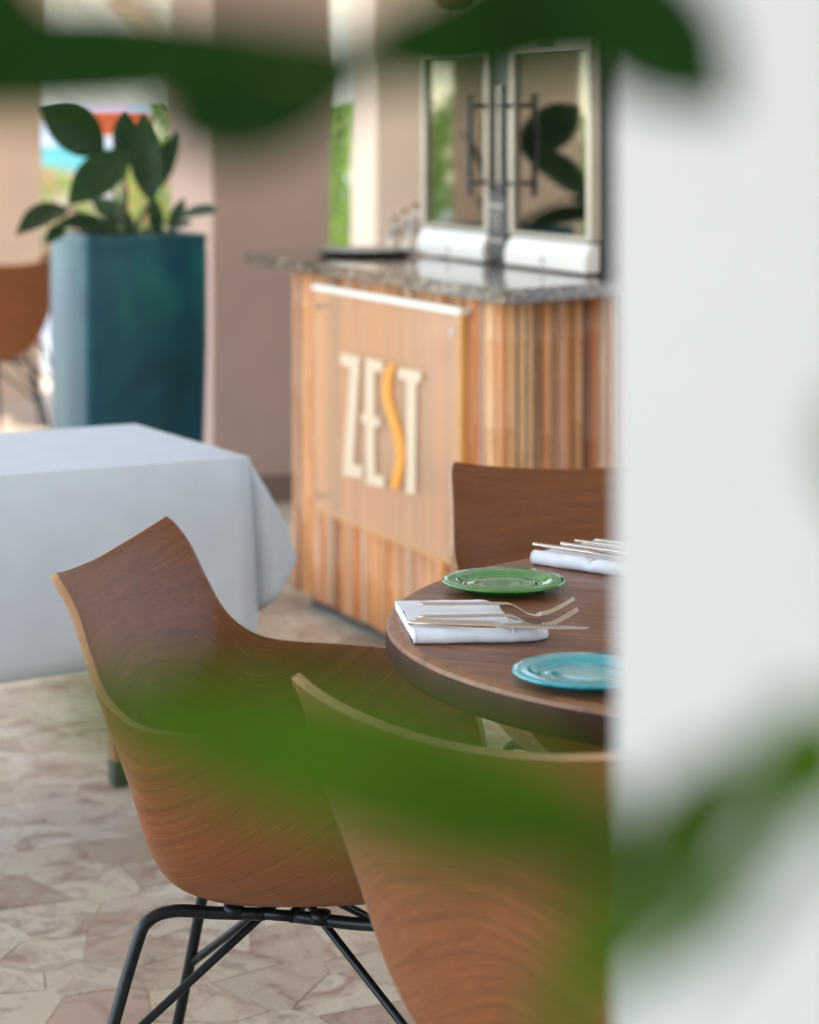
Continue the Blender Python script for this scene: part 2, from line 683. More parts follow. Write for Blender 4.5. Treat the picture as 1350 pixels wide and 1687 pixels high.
def pier(name, corner, w, d, h, mat, label, skirt=None):
    """a square pier from its near corner, along U by w and V by d"""
    root = corner
    bm = bmesh.new()
    M = Matrix(((U.x, V.x, 0, root[0]), (U.y, V.y, 0, root[1]), (0, 0, 1, 0), (0, 0, 0, 1)))
    box(bm, 0, w, 0, d, -0.0022, h, M, bev=0.008)
    o = tag(obj(name, bm, mat), kind='structure', label=label)
    if skirt:
        bm = bmesh.new()
        for x0, x1, y0, y1 in ((-0.012, w + 0.012, -0.012, 0.0), (-0.012, 0.0, 0.0, d), (w, w + 0.012, 0.0, d)):
            box(bm, x0, x1, y0, y1, 0, 0.10, M)
        obj('skirting', bm, skirt, o)
    return o


ROOF = 2.95
pier('column', (-0.717, 8.60), 0.466, 0.478, ROOF, MT['taupe'], 'wide taupe stucco column behind the planter', MT['skirting'])
pier('column', (-0.169, 12.0), 0.42, 0.33, ROOF, MT['cream_stucco'], 'column with sunlit white left side behind the tray')
pier('wall_back', (0.235, 12.18), 4.2, 0.2, ROOF, MT['cream_stucco'], 'beige back wall behind the glass-door coolers')
c0 = at(70, 640, 12.0)
pier('wall_left', (c0.x - 1.5 * U.x, c0.y - 1.5 * U.y), 1.5, 0.3, ROOF, MT['beige'], 'warm beige wall behind the far wooden chairs')
pier('column', (-3.75, 9.25), 0.466, 0.478, ROOF, MT['beige'], 'unseen beige column added on the garden side for the coolers to mirror')  # unseen, added as something for the cooler glass to reflect
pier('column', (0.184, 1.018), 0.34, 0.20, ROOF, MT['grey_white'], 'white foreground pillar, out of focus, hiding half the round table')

bm = bmesh.new()
prism(bm, [(-5.2, -8.0), (5.0, -8.0), (5.0, 12.6), (-3.3, 12.6), (-3.3, 10.0), (-5.2, 10.0)], ROOF, ROOF + 0.15)  # unseen; outline drawn to hold back sun and sky light
tag(obj('ceiling', bm, MT['ceiling']), kind='structure', label='unseen white ceiling over the dining room, edges shaped for the light')
bm = bmesh.new()
box(bm, 4.6, 4.8, 9.0, 13.0, -0.0022, ROOF)
tag(obj('unseen_wall_right', bm, MT['beige']), kind='structure', label='beige side wall beyond the counter')
bm = bmesh.new()
box(bm, 4.6, 4.8, 1.8, 5.6, -0.0016, ROOF)  # unseen, added to keep side light off the chair's inner back
tag(obj('unseen_wall_right', bm, MT['beige']), kind='structure', label='unseen beige wall section added to cut light from the right')
bm = bmesh.new()
box(bm, -5.2, 5.0, -8.0, -7.8, -0.0022, ROOF)  # unseen, added to cut the light reaching the pillar front
tag(obj('added_wall_front', bm, MT['beige']), kind='structure', label='unseen beige wall added behind the viewer to cut light')
for y_ in (-7.4, -0.5, 6.4):  # unseen, added where the side was opened to let light in
    pier('column', (4.5, y_), 0.35, 0.35, ROOF, MT['white_stucco'], 'unseen white column added along the open side of the room')

# ------------------------------------------------------------------ chairs
def shell_stations(arm=0.27, taper=0.0):
    """front lip -> seat -> back top: (centre f,h), control (f,w,h), edge (f,w,h)"""
    a = arm
    return [
        ((0.235, 0.380), (0.235, 0.19, 0.380), (0.215, 0.225, 0.520)),
        ((0.215, 0.390), (0.215, 0.22, 0.360), (0.170, a - 0.012, 0.585)),
        ((0.130, 0.382), (0.120, 0.235, 0.330), (0.090, a, 0.615)),
        ((0.020, 0.371), (0.000, 0.235, 0.314), (0.000, a, 0.621)),
        ((-0.070, 0.370), (-0.080, 0.225, 0.312), (-0.080, a, 0.622)),
        ((-0.134, 0.380), (-0.144, 0.205, 0.346), (-0.128, a, 0.627)),
        ((-0.152, 0.437), (-0.164, 0.185, 0.425), (-0.160, a - 0.004, 0.642)),
        ((-0.176, 0.522), (-0.188, 0.170, 0.525), (-0.188, 0.234 + (a - 0.234) * 0.72, 0.670)),
        ((-0.210, 0.622), (-0.217, 0.155, 0.625), (-0.212, 0.234 + (a - 0.234) * 0.44, 0.718)),
        ((-0.255, 0.716), (-0.260, 0.145, 0.720), (-0.234, 0.234 + (a - 0.234) * 0.17, 0.768)),
        ((-0.291, 0.788), (-0.292, 0.14, 0.790), (-0.264, 0.234, 0.812)),
    ]


def shell_mesh(st, name):
    P0 = catmull([(s[0][0], 0, s[0][1]) for s in st], 5)
    P1 = catmull([s[1] for s in st], 5)
    P2 = catmull([s[2] for s in st], 5)
    nv, nu = len(P0), 28
    bm = bmesh.new()
    uvl = bm.loops.layers.uv.new('UVMap')
    V_ = []
    UVs = {}
    # developed height along the edge for even grain
    for i in range(nv):
        row = []
        d = (nv - 1 - i)
        rc = 4
        um = 1.0
        if d < rc:                                   # rounded upper corners
            q = 1 - d / rc
            um = 1 - 0.045 * (1 - sqrt(max(0, 1 - q * q)))
        if i < rc:
            q = 1 - i / rc
            um = 1 - 0.20 * (1 - sqrt(max(0, 1 - q * q)))
        for j in range(-nu, nu + 1):
            u = abs(j) / nu * um
            p = P0[i] * (1 - u) ** 2 + Vector((P1[i].x, P1[i].y, P1[i].z)) * 2 * u * (1 - u) + P2[i] * u * u
            v = bm.verts.new((p.x, math.copysign(p.y, j) if j else 0.0, p.z))
            vp = i / (nv - 1) * 0.75
            q_ = min(1.0, max(0.0, (vp - 0.18) / 0.55))
            kk = 1.15 - 1.1 * q_ * q_ * (3 - 2 * q_)      # grain sweeps forward along the sides
            UVs[v] = (j / nu * 0.40, vp + kk * (sqrt((j / nu * 0.40) ** 2 + 0.0025) - 0.05))
            row.append(v)
        V_.append(row)
    for i in range(nv - 1):
        for j in range(2 * nu):
            bm.faces.new((V_[i][j], V_[i + 1][j], V_[i + 1][j + 1], V_[i][j + 1]))
    for f in bm.faces:
        for lp in f.loops:
            lp[uvl].uv = UVs[lp.vert]
    bmesh.ops.recalc_face_normals(bm, faces=bm.faces[:])
    # make normals face the sitter (up / forward)
    f = min(bm.faces, key=lambda f: (f.calc_center_median() - Vector((0, 0, 0.38))).length)
    if f.normal.z < 0:
        bmesh.ops.reverse_faces(bm, faces=bm.faces[:])
    me = bpy.data.meshes.new(name)
    bm.to_mesh(me)
    bm.free()
    me.materials.append(MT['veneer'])
    me.materials.append(MT['ply_edge'])
    for p in me.polygons:
        p.use_smooth = True
    return me


def make_chair(loc, fdir, label, arm=0.27, group='plywood bucket chairs'):
    rz = math.atan2(fdir[1], fdir[0])
    t = empty('bucket_chair', (loc[0], loc[1], 0), rz, label, 'chair', group)
    o = bpy.data.objects.new('shell', shell_mesh(shell_stations(arm), 'shell'))
    C.objects.link(o)
    o.parent = t
    sm = o.modifiers.new('thickness', 'SOLIDIFY')
    sm.thickness = 0.011
    sm.offset = -1
    sm.material_offset_rim = 1
    sm.use_even_offset = True
    bv = o.modifiers.new('edge', 'BEVEL')
    bv.width = 0.002
    bv.segments = 2
    bv.limit_method = 'ANGLE'
    bv.angle_limit = radians(50)
    r = 0.0075
    for sx in (-1, 1):
        for sy in (-1, 1):
            bm = bmesh.new()
            k = sx * (1.2 if sx > 0 else 1.0)
            path = catmull([(k * 0.02, sy * 0.105, 0.341), (k * 0.085, sy * 0.115, 0.341), (k * 0.135, sy * 0.133, 0.346), (k * 0.166, sy * 0.150, 0.336),
                            (k * 0.182, sy * 0.158, 0.300), (k * 0.218, sy * 0.185, 0.155), (k * 0.255, sy * 0.212, 0.008)], 5)
            tube(bm, path, r + 0.001, 10)
            lg = obj('leg', bm, MT['rod'], t, True)
            bm = bmesh.new()
            e = path[-1]
            lathe(bm, [(0, 0.0), (0.012, 0.0), (0.012, 0.012), (0, 0.014)], 10, (e.x, e.y, 0.0))
            obj('foot_glide', bm, MT['black_plastic'], lg, True)
    for sx in (-1, 1):
        bm = bmesh.new()
        for sy in (-1, 1):
            tube(bm, catmull([(sx * 0.012, sy * 0.012, 0.338), (sx * 0.035, sy * 0.035, 0.322), (sx * 0.220 * (1.2 if sx > 0 else 1.0), sy * 0.187, 0.155)], 6), 0.006, 8)
        obj('brace', bm, MT['rod'], t, True)
    bm = bmesh.new()
    for sx in (-1, 1):
        tube(bm, [(sx * 0.02, -0.110, 0.341), (sx * 0.02, 0.110, 0.341)], r, 10)
    for sy in (-1, 1):
        tube(bm, [(-0.03, sy * 0.105, 0.341), (0.03, sy * 0.105, 0.341)], r, 10)
        for sx in (-1, 1):
            lathe(bm, [(0, 0.338), (0.014, 0.338), (0.014, 0.352), (0, 0.354)], 12, (sx * 0.06, sy * 0.110, 0))
    obj('seat_frame', bm, MT['rod'], t, True)
    return t


def chair_at_back(mid, fdir, label, arm=0.27):
    """mid: floor position under the middle of the back's top edge"""
    f = Vector(fdir).normalized()
    o = Vector((mid[0], mid[1])) + f * 0.27
    return make_chair(o, f, label, arm)


chair_at_back((-0.416, 3.320), (0.976, -0.219), 'walnut bucket chair whose inner back faces the frame, beside the white-clothed table')
chair_at_back((0.0387, 2.378), (0.707, 0.707), 'walnut bucket chair nearest of all, seen from behind, half veiled by green')
chair_at_back((0.300, 4.150), (0.170, -0.985), 'walnut bucket chair on the far side of the round table, before the bamboo counter', arm=0.243)
chair_at_back((at(20, 500, 10.3).x, 10.2), (-0.55, 0.83), 'orange-lit bucket chair by the beige wall, cut off by the photo edge')
chair_at_back((at(98, 500, 11.2).x, 11.1), (-1.0, 0.1), 'orange-lit bucket chair right beside the teal planter')

# ------------------------------------------------------------------ round table
TC, TR = Vector((0.536, 3.089, 0)), 0.567
t = empty('round_table', TC, radians(-20), 'round dark wooden table with a thick worn rim', 'table')
bm = bmesh.new()
prof = [(0, 0.702), (TR - 0.02, 0.702), (TR - 0.006, 0.706), (TR, 0.714), (TR, 0.742)]
lathe(bm, prof, 128, mat=1)
lathe(bm, [(TR, 0.742), (TR - 0.002, 0.747), (TR - 0.008, 0.750), (TR - 0.016, 0.7502)], 128, mat=2)
lathe(bm, [(TR - 0.016, 0.7502), (TR - 0.05, 0.7502)], 128, mat=0)
lathe(bm, [(TR - 0.05, 0.7502), (0, 0.7502)], 128, mat=0)
bmesh.ops.remove_doubles(bm, verts=bm.verts[:], dist=1e-5)
obj('tabletop', bm, [MT['table_wood'], MT['table_rim'], MT['worn_rim']], t, True, angle=40)
bm = bmesh.new()
lathe(bm, [(0, 0.03), (0.05, 0.03), (0.042, 0.10), (0.034, 0.2), (0.034, 0.6), (0.05, 0.66), (0.12, 0.69), (0.12, 0.702), (0, 0.702)], 32)
obj('pedestal', bm, MT['iron'], t, True, angle=40)
for k in range(4):
    bm = bmesh.new()
    a = k * pi / 2 + 0.6
    tube(bm, catmull([(0.02 * cos(a), 0.02 * sin(a), 0.08), (0.16 * cos(a), 0.16 * sin(a), 0.055), (0.32 * cos(a), 0.32 * sin(a), 0.018)], 5), [0.026] * 5 + [0.022] * 5 + [0.018], 10)
    obj('foot', bm, MT['iron'], t, True)


# plates
def plate(cx, cy, mat, label, tilt=0.0):
    def flute(a, r, z):
        return 0.010 * max(0.0, (r - 0.06) / 0.025) * abs(sin(9 * a))
    bm = bmesh.new()
    lathe(bm, [(0, 0.0035), (0.050, 0.0035), (0.052, 0.0), (0.055, 0.0), (0.058, 0.0035), (0.070, 0.0065), (0.0845, 0.0105), (0.0858, 0.0125), (0.084, 0.0145),
               (0.076, 0.0138), (0.068, 0.0130), (0.064, 0.0125), (0.058, 0.0085), (0.052, 0.0078), (0.046, 0.0080), (0.044, 0.0092), (0.040, 0.0084), (0.02, 0.0078), (0, 0.0078)],
          96, wob=flute)
    o = obj('side_plate', bm, mat, None, True, loc=(cx, cy, 0.7506))
    o.rotation_euler = (0, 0, 0.3)
    tag(o, label, 'plate', 'side plates on the round table')
    return o


g = at(830, 953, 0.635 * F_PX / 753)
plate(g.x, g.y, MT['green_plate'], 'green glazed side plate with a beaded rim')
b = at(966, 1101, 0.635 * F_PX / 901)
plate(b.x, b.y, MT['blue_plate'], 'turquoise glazed side plate at the near table edge')


# napkins and cutlery
def napkin(loc, rz, L, W, label, knot=0.74, peak=False):
    """folded napkin: flat folded layers with a fat rolled front edge, pinched towards one end"""
    bm = bmesh.new()
    prof = []
    for k in range(13):                      # rolled front edge
        a = -pi / 2 - k / 12 * pi * 1.15
        prof.append((0.011 + 0.011 * cos(a), 0.0105 + 0.0105 * sin(a)))
    prof += [(0.024, 0.0165), (0.05, 0.0155), (W * 0.6, 0.0150), (W * 0.62, 0.0125), (W - 0.006, 0.0115), (W, 0.009), (W, 0.003), (W - 0.005, 0.0)]
    n = 26
    rings = []
    rnd = random.Random(L)
    for i in range(n + 1):
        t_ = i / n
        x = t_ * L
        s = 1.0
        if knot:
            d = (t_ - knot) / 0.035
            s = 1 - 0.26 * math.exp(-d * d)
            if t_ > knot + 0.06:
                s *= 1 - 0.35 * ((t_ - knot - 0.06) / (1 - knot - 0.06)) ** 2
        wob = 0.0012 * sin(17 * t_) + 0.0007 * sin(41 * t_)
        ring = []
        for (y, z) in prof:
            yy = (y - W * 0.3) * (1 if y > 0.03 else 1) * (s if t_ > knot - 0.1 and knot else 1) + W * 0.3 if knot and t_ > knot + 0.05 else y
            zz = z * (s if y < 0.03 else 1)
            x_ = x * (1 - 0.22 * min(1.0, max(0.0, (y - 0.022) / 0.012))) if knot else x
            ring.append(bm.verts.new((x_ + (0.010 * (1 - y / W) if i == 0 else 0) - (0.02 * y / W if i == n else 0), yy + wob + (W * 0.10 * t_ if y > 0.05 else 0) * 0, max(zz, 0.0))))
        rings.append(ring)
    m = len(prof)
    for i in range(n):
        for k in range(m):
            bm.faces.new((rings[i][k], rings[i][(k + 1) % m], rings[i + 1][(k + 1) % m], rings[i + 1][k]))
    bm.faces.new(rings[0])
    bm.faces.new(rings[-1][::-1])
    o = obj('napkin', bm, MT['napkin'], None, True, loc=loc, angle=60)
    o.rotation_euler = (0, 0, rz)
    if knot:
        bm = bmesh.new()
        path = [(L * knot, 0.011 + 0.0095 * cos(a), 0.0105 + 0.0088 * sin(a)) for a in [k / 14 * 2 * pi for k in range(15)]]
        tube(bm, path, 0.0016, 6, False)
        obj('tie_band', bm, MT['napkin'], o, True)
    if peak:
        bm = bmesh.new()
        pts = [(L * 0.5, W * 0.55, 0.0155), (L * 0.56, W * 0.72, 0.040), (L * 0.75, W * 0.8, 0.030), (L * 0.98, W * 0.75, 0.016)]
        pts2 = [(L * 0.5, W * 0.80, 0.012), (L * 0.60, W * 0.92, 0.026), (L * 0.78, W * 0.96, 0.018), (L * 0.98, W * 0.95, 0.012)]
        a_ = catmull(pts, 4)
        b_ = catmull(pts2, 4)
        va = [bm.verts.new(p) for p in a_]
        vb = [bm.verts.new(p) for p in b_]
        vc = [bm.verts.new((p.x, p.y - 0.004, 0.0125)) for p in a_]
        for i in range(len(va) - 1):
            bm.faces.new((va[i], va[i + 1], vb[i + 1], vb[i]))
            bm.faces.new((vc[i], vc[i + 1], va[i + 1], va[i]))
        obj('folded_corner', bm, MT['napkin'], o, True)
    tag(o, label, 'napkin', 'napkins on the round table')
    return o


def strip(bm, secs):
    """secs: (centre, half width vector, half thickness vector) -> closed bar"""
    rings = []
    for c, w, h in secs:
        c, w, h = Vector(c), Vector(w), Vector(h)
        ring = []
        for k in range(10):
            a = 2 * pi * k / 10
            ring.append(bm.verts.new(c + w * cos(a) + h * sin(a)))
        rings.append(ring)
    for i in range(len(rings) - 1):
        for k in range(10):
            bm.faces.new((rings[i][k], rings[i][(k + 1) % 10], rings[i + 1][(k + 1) % 10], rings[i + 1][k]))
    bm.faces.new(rings[0][::-1])
    bm.faces.new(rings[-1])


def fork_mesh(L=0.20):
    bm = bmesh.new()
    # side profile: straight handle, neck dipping, head sweeping up
    path = catmull([(0, 0, 0.0022), (0.05, 0, 0.0024), (0.105, 0, 0.0030), (0.122, 0, 0.0012), (0.137, 0, -0.0075), (0.150, 0, -0.0115), (0.162, 0, -0.0100)], 6)
    secs = []
    for i, p in enumerate(path):
        x = p.x
        w = 0.0042 if x < 0.1 else (0.0042 - (x - 0.1) * 0.04 if x < 0.137 else 0.0028 + (x - 0.137) * 0.36)
        h = 0.0020 if x < 0.12 else 0.0014
        secs.append(((p.x, 0, p.z), (0, w, 0), (0, 0, h)))
    strip(bm, secs)
    for k in range(4):
        y = (k - 1.5) * 0.0068
        tp = catmull([(0.158, y, -0.0104), (0.170, y, -0.0080), (0.186, y, -0.0005), (0.203, y, 0.0100)], 4)
        strip(bm, [((p.x, p.y, p.z), (0, 0.0016 * (1 - 0.45 * i / 12), 0), (0, 0, 0.0009)) for i, p in enumerate(tp)])
    me = bpy.data.meshes.new('fork')
    bmesh.ops.recalc_face_normals(bm, faces=bm.faces[:])
    bm.to_mesh(me)
    bm.free()
    return me


def knife_mesh():
    bm = bmesh.new()
    secs = []
    for x in [0, 0.004, 0.03, 0.07, 0.10, 0.108, 0.112, 0.13, 0.16, 0.19, 0.21, 0.222]:
        if x < 0.109:
            w = 0.0048 + x * 0.012 if x > 0 else 0.003
            h = 0.0030
        else:
            w = 0.0085 if x < 0.19 else 0.0085 - (x - 0.19) * 0.22
            h = 0.0011
        secs.append(((x, 0.001 if x > 0.109 else 0, 0.0030 if x < 0.109 else 0.0030), (0, w, 0), (0, 0, h)))
    strip(bm, secs)
    me = bpy.data.meshes.new('knife')
    bmesh.ops.recalc_face_normals(bm, faces=bm.faces[:])
    bm.to_mesh(me)
    bm.free()
    return me


FORK, KNIFE = fork_mesh(), knife_mesh()
for me in (FORK, KNIFE):
    me.materials.append(MT['cutlery'])
    for p in me.polygons:
        p.use_smooth = True


def utensil(me, name, p, q, z, label, roll=0.0, group='cutlery on the napkins'):
    """handle end at p, heading towards q (floor-plan points)"""
    o = bpy.data.objects.new(name, me)
    C.objects.link(o)
    d = Vector(q) - Vector(p)
    o.location = (p[0], p[1], z)
    o.rotation_euler = (roll, 0, math.atan2(d.y, d.x))
    tag(o, label, name, group)
    return o


def tp(x, y, h=0.768):
    p = ath(x, y, h)
    return (p.x, p.y)


nl, nr = ath(672, 1064, 0.7506), ath(908, 1060, 0.7506)
ang = math.atan2(nr.y - nl.y, nr.x - nl.x)
napkin((nl.x, nl.y, 0.7506), ang, (nr - nl).length, 0.225, 'white folded napkin between the green and turquoise plates', 0.74)
NZ = 0.7506 + 0.0185
utensil(FORK, 'fork', tp(690, 999), tp(950, 1000), NZ, 'fork closest to the green plate, laid on the napkin')
utensil(FORK, 'fork', tp(690, 1020), tp(975, 1018), NZ, 'middle fork on the napkin, tines towards the pillar')
utensil(KNIFE, 'knife', tp(682, 1029), tp(1000, 1043), NZ + 0.001, 'longer knife lying between forks and napkin roll, pointing right')
utensil(KNIFE, 'knife', tp(674, 1036), tp(960, 1047), NZ + 0.004, 'knife closest to the viewer, along the napkin roll')

nl2 = ath(866, 930, 0.7506)
ang2 = math.atan2(-0.13, 0.16)
n2 = napkin((nl2.x, nl2.y, 0.7506), ang2, 0.20, 0.20, 'white folded napkin at the far side of the round table, one corner raised', 0.55, True)
d2 = Vector((cos(ang2), sin(ang2)))
e2 = Vector((-sin(ang2), cos(ang2)))
for k, (off, sh, me, nm, lab) in enumerate([(0.028, 0.006, KNIFE, 'knife', 'knife along the roll of the far napkin, closest to the green plate'),
                                            (0.058, 0.035, KNIFE, 'knife', 'second knife on the far napkin, beside its first fork'),
                                            (0.088, 0.040, FORK, 'fork', 'first fork on the far napkin, beside the two knives'),
                                            (0.112, 0.060, FORK, 'fork', 'last fork on the far napkin, by its raised corner')]):
    p = Vector((nl2.x, nl2.y)) + d2 * (sh - 0.012) + e2 * off
    utensil(me, nm, p, p + d2, NZ + (0.0040 if me is KNIFE else 0.0060), lab)

# ------------------------------------------------------------------ table under the white cloth
ta = radians(29)
UT, VT = Vector((cos(ta), sin(ta), 0)), Vector((-sin(ta), cos(ta), 0))
NR = ath(410, 752, 0.75)
NR.z = 0
TL, TD = 1.15, 0.575
t = empty('dining_table', NR, ta, 'rectangular dining table hidden under a white cloth', 'table')
# local frame: x along UT (table extends to -x), y along VT
bm = bmesh.new()
box(bm, -TL + 0.008, -0.008, 0.008, TD - 0.008, 0.715, 0.746, bev=0.004)
obj('tabletop', bm, MT['leg_wood'], t)
bm = bmesh.new()
box(bm, -TL + 0.06, -0.06, 0.05, TD - 0.05, 0.64, 0.715)
obj('apron', bm, MT['leg_wood'], t)


def inv_local(p):
    d = Vector(p) - NR
    return d.dot(UT), d.dot(VT)


lb = inv_local(ath(198, 1292, 0.0))
la = inv_local(at(422, 1200, 4.66))
for (fx, fy, tx, ty) in ((la[0], la[1], -0.075, 0.07), (lb[0], lb[1], lb[0], lb[1]), (-TL + 0.06, 0.06, -TL + 0.08, 0.08), (-TL + 0.06, TD - 0.06, -TL + 0.08, TD - 0.08)):
    bm = bmesh.new()
    w0, w1 = (0.018, 0.014) if fx > -0.06 else (0.022, 0.018)
    vs = []
    for (x, y, z, w) in ((fx, fy, 0.055, w1), (tx, ty, 0.70, w0)):
        vs.append([bm.verts.new((x + a * w, y + b_ * w, z)) for a, b_ in ((-1, -1), (1, -1), (1, 1), (-1, 1))])
    bm.faces.new(vs[0][::-1]); bm.faces.new(vs[1])
    for k in range(4):
        bm.faces.new((vs[0][k], vs[0][(k + 1) % 4], vs[1][(k + 1) % 4], vs[1][k]))
    lg = obj('leg', bm, MT['leg_wood'], t)
    bm = bmesh.new()
    box(bm, fx - w1 - 0.001, fx + w1 + 0.001, fy - w1 - 0.001, fy + w1 + 0.001, 0.0, 0.055, bev=0.003)
    obj('foot_cap', bm, MT['foot_dark'], lg)


def drape():
    """cloth: flat top, straight front skirt, pointed folds at the corners"""
    bm = bmesh.new()
    Z0 = 0.7495
    W, D = TL, TD
    cols = []          # (top point, function s->(x,y,z)) going round the table edge
    FD, SD = 0.37, 0.205      # drop on the long sides, on the short sides
    NS = 12

    def skirt(px, py, ox, oy, drop, flare, seed):
        out = []
        for k in range(NS + 1):
            s = k / NS
            r = 0.008 * min(1, s * 8) ** 0.5
            rip = 0.006 * s * (sin(seed * 9.0) + 0.5 * sin(seed * 23 + 1))
            d = flare * s ** 1.3 + r + rip
            zz = Z0 - 0.006 * (1 - math.exp(-s * 30)) - drop * s
            out.append(Vector((px + ox * d, py + oy * d, zz)))
        return out

    def flap(px, py, tipx, tipy, tipdrop, w):
        """w: 0 hangs straight from the corner, 1 is the outer silhouette"""
        out = []
        for k in range(NS + 1):
            s = k / NS
            z = Z0 - 0.006 * (1 - math.exp(-s * 30)) - s * tipdrop
            g = (1 - (1 - s) ** 1.7) * 0.55 + 0.45 * s
            out.append(Vector((px + tipx * g, py + tipy * g, z)))
        return out

    n = 40
    # front edge (y=0) from left to right
    for i in range(n + 1):
        x = -W + W * i / n
        cols.append(skirt(x, 0, 0, -1, FD if i > 0 else FD, 0.010, x))
    # near right corner fold: towards +x
    for w in (0.25, 0.5, 0.75, 1.0):
        cols.append(flap(0, 0.004 * w, 0.012 + 0.100 * w, (0.030 if w < 0.3 else -0.016 * (1 - w)) + 0.012 * w, (FD - 0.03) * (1 - w) + SD * w, w))
    for w in (0.6, 0.25):
        cols.append(flap(0, 0.02, 0.018 + 0.06 * w, 0.05, SD, w))
    for i in range(1, 14):
        y = 0.03 + (D - 0.06) * i / 14
        cols.append(skirt(0, y, 1, 0, SD, 0.012, y))
    for w in (0.4, 1.0, 0.6):
        cols.append(flap(0, D, 0.02 + 0.05 * w, 0.03 * w, SD + 0.05, w))
    for i in range(1, n):
        x = -W * i / n
        cols.append(skirt(x, D, 0, 1, FD, 0.010, x + 3))
    for w in (0.4, 1.0, 0.6):
        cols.append(flap(-W, D, -0.02 - 0.05 * w, 0.03 * w, SD + 0.05, w))
    for i in range(1, 14):
        y = D - D * i / 14
        cols.append(skirt(-W, y, -1, 0, SD, 0.012, y + 5))
    for w in (1.0, 0.5):
        cols.append(flap(-W, 0, -0.02 - 0.08 * w, -0.004, SD * w + FD * (1 - w), w))
    vv = [[bm.verts.new(p) for p in c] for c in cols]
    m = len(vv)
    for i in range(m):
        a_, b_ = vv[i], vv[(i + 1) % m]
        for k in range(NS):
            try:
                bm.faces.new((a_[k], a_[k + 1], b_[k + 1], b_[k]))
            except ValueError:
                pass
    # top grid sits inside the ring: a fan of quads to a centre strip
    ctr = []
    for c in cols:
        p = c[0]
        ctr.append(bm.verts.new((max(-W + 0.2, min(-0.2, p.x)), max(0.2, min(D - 0.2, p.y)), Z0 + 0.0012)))
    for i in range(m):
        j = (i + 1) % m
        try:
            bm.faces.new((vv[i][0], vv[j][0], ctr[j], ctr[i]))
        except ValueError:
            pass
    bmesh.ops.remove_doubles(bm, verts=bm.verts[:], dist=1e-5)
    bmesh.ops.holes_fill(bm, edges=[e for e in bm.edges if e.is_boundary and all(abs(v.co.z - Z0 - 0.0012) < 1e-4 for v in e.verts)], sides=0)
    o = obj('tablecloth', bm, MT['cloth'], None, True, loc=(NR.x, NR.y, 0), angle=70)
    o.rotation_euler = (0, 0, ta)
    sm = o.modifiers.new('thickness', 'SOLIDIFY')
    sm.thickness = 0.0012
    sm.offset = 1
    return tag(o, 'white linen tablecloth hanging in a pointed corner fold', 'tablecloth')


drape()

# ------------------------------------------------------------------ bamboo counter, granite top, sign
K = Vector((0.2287, 5.648, 0))                       # near corner of the cane front
LF = 1.36                                            # length of the left-receding front
RD = Vector((0.72, 0.694, 0)).normalized()           # the right-receding front
LR = 0.98
counter = empty('bar_counter', K, 0, 'bar counter clad in upright bamboo canes', 'counter')
SLAB_B, SLAB_T = 0.970, 1.005
Lp = V * LF
Rp = RD * LR
poly = [Vector((0, 0, 0)) + U * 0.012, Rp + V * 0.012, Rp + V * 0.25 + U * 0.28, Lp + U * 0.97, Lp + U * 0.012]
bm = bmesh.new()
prism(bm, [(p.x, p.y) for p in poly], 0.05, SLAB_B)
obj('carcass', bm, MT['core'], counter)
cen = sum(poly, Vector()) / len(poly)
bm = bmesh.new()
prism(bm, [((p.x - cen.x) * 0.95 + cen.x, (p.y - cen.y) * 0.95 + cen.y) for p in poly], 0.0, 0.05)
obj('plinth', bm, MT['plinth'], counter)


def cane_mesh(r, seed):
    rr = random.Random(seed)
    bm = bmesh.new()
    H0, H1 = 0.045, SLAB_B - 0.002
    zs = [H0]
    z = H0 + rr.uniform(0.08, 0.3)
    prof = [(r, H0)]
    while z < H1 - 0.05:
        prof += [(r * 0.985, z - 0.010), (r * 1.10, z - 0.003), (r * 1.10, z + 0.002), (r * 0.985, z + 0.008)]
        z += rr.uniform(0.20, 0.34)
    prof.append((r, H1))
    lathe(bm, [(0, H0)] + prof + [(0, H1)], 8)
    me = bpy.data.meshes.new('cane')
    bmesh.ops.recalc_face_normals(bm, faces=bm.faces[:])
    bm.to_mesh(me)
    bm.free()
    me.materials.append(MT['cane'])
    for p in me.polygons:
        p.use_smooth = True
    return me


CANE_R = [0.0130, 0.0150, 0.0118, 0.0138, 0.0126, 0.0156]
CANES = [cane_mesh(r_, i_ + 1) for i_, r_ in enumerate(CANE_R)]


def canes(start, d, length, out, seed):
    rr = random.Random(seed)
    s = 0.0
    while True:
        k = rr.randrange(6)
        r = CANE_R[k]
        if s + 2 * r > length:
            break
        p = start + d * (s + r) + out * rr.uniform(-0.006, 0.004)
        o = bpy.data.objects.new('cane', CANES[k])
        C.objects.link(o)
        o.parent = counter
        o.location = (p.x, p.y, 0)
        o.rotation_euler = (0, 0, rr.uniform(0, 6))
        s += 2 * r + rr.uniform(0.0004, 0.0026)


canes(Vector((0, 0, 0)), V, LF, -U, 21)
canes(Vector((0, 0, 0)) + RD * 0.006, RD, LR, Vector((RD.y, -RD.x, 0)), 22)
canes(Lp, U, 0.95, V, 23)

# granite worktop
S0 = Vector((0.2253, 5.56, 0))
tip = S0 + V * 1.745
polyg = [S0, S0 + RD * 1.12, S0 + RD * 1.12 + V * 0.3 + U * 0.32, tip + U * 1.10, tip]
bm = bmesh.new()
prism(bm, [(p.x - S0.x, p.y - S0.y) for p in polyg], SLAB_B, SLAB_T)
bmesh.ops.bevel(bm, geom=bm.edges[:], offset=0.004, segments=2, affect='EDGES')
tag(obj('worktop', bm, MT['granite'], None, False, loc=(S0.x, S0.y, 0)), 'polished speckled granite worktop on the bamboo counter', 'worktop')

# the sign hangs on standoffs in front of the canes; sign plane: point K - U*off
SO = 0.046
PK = K - U * SO


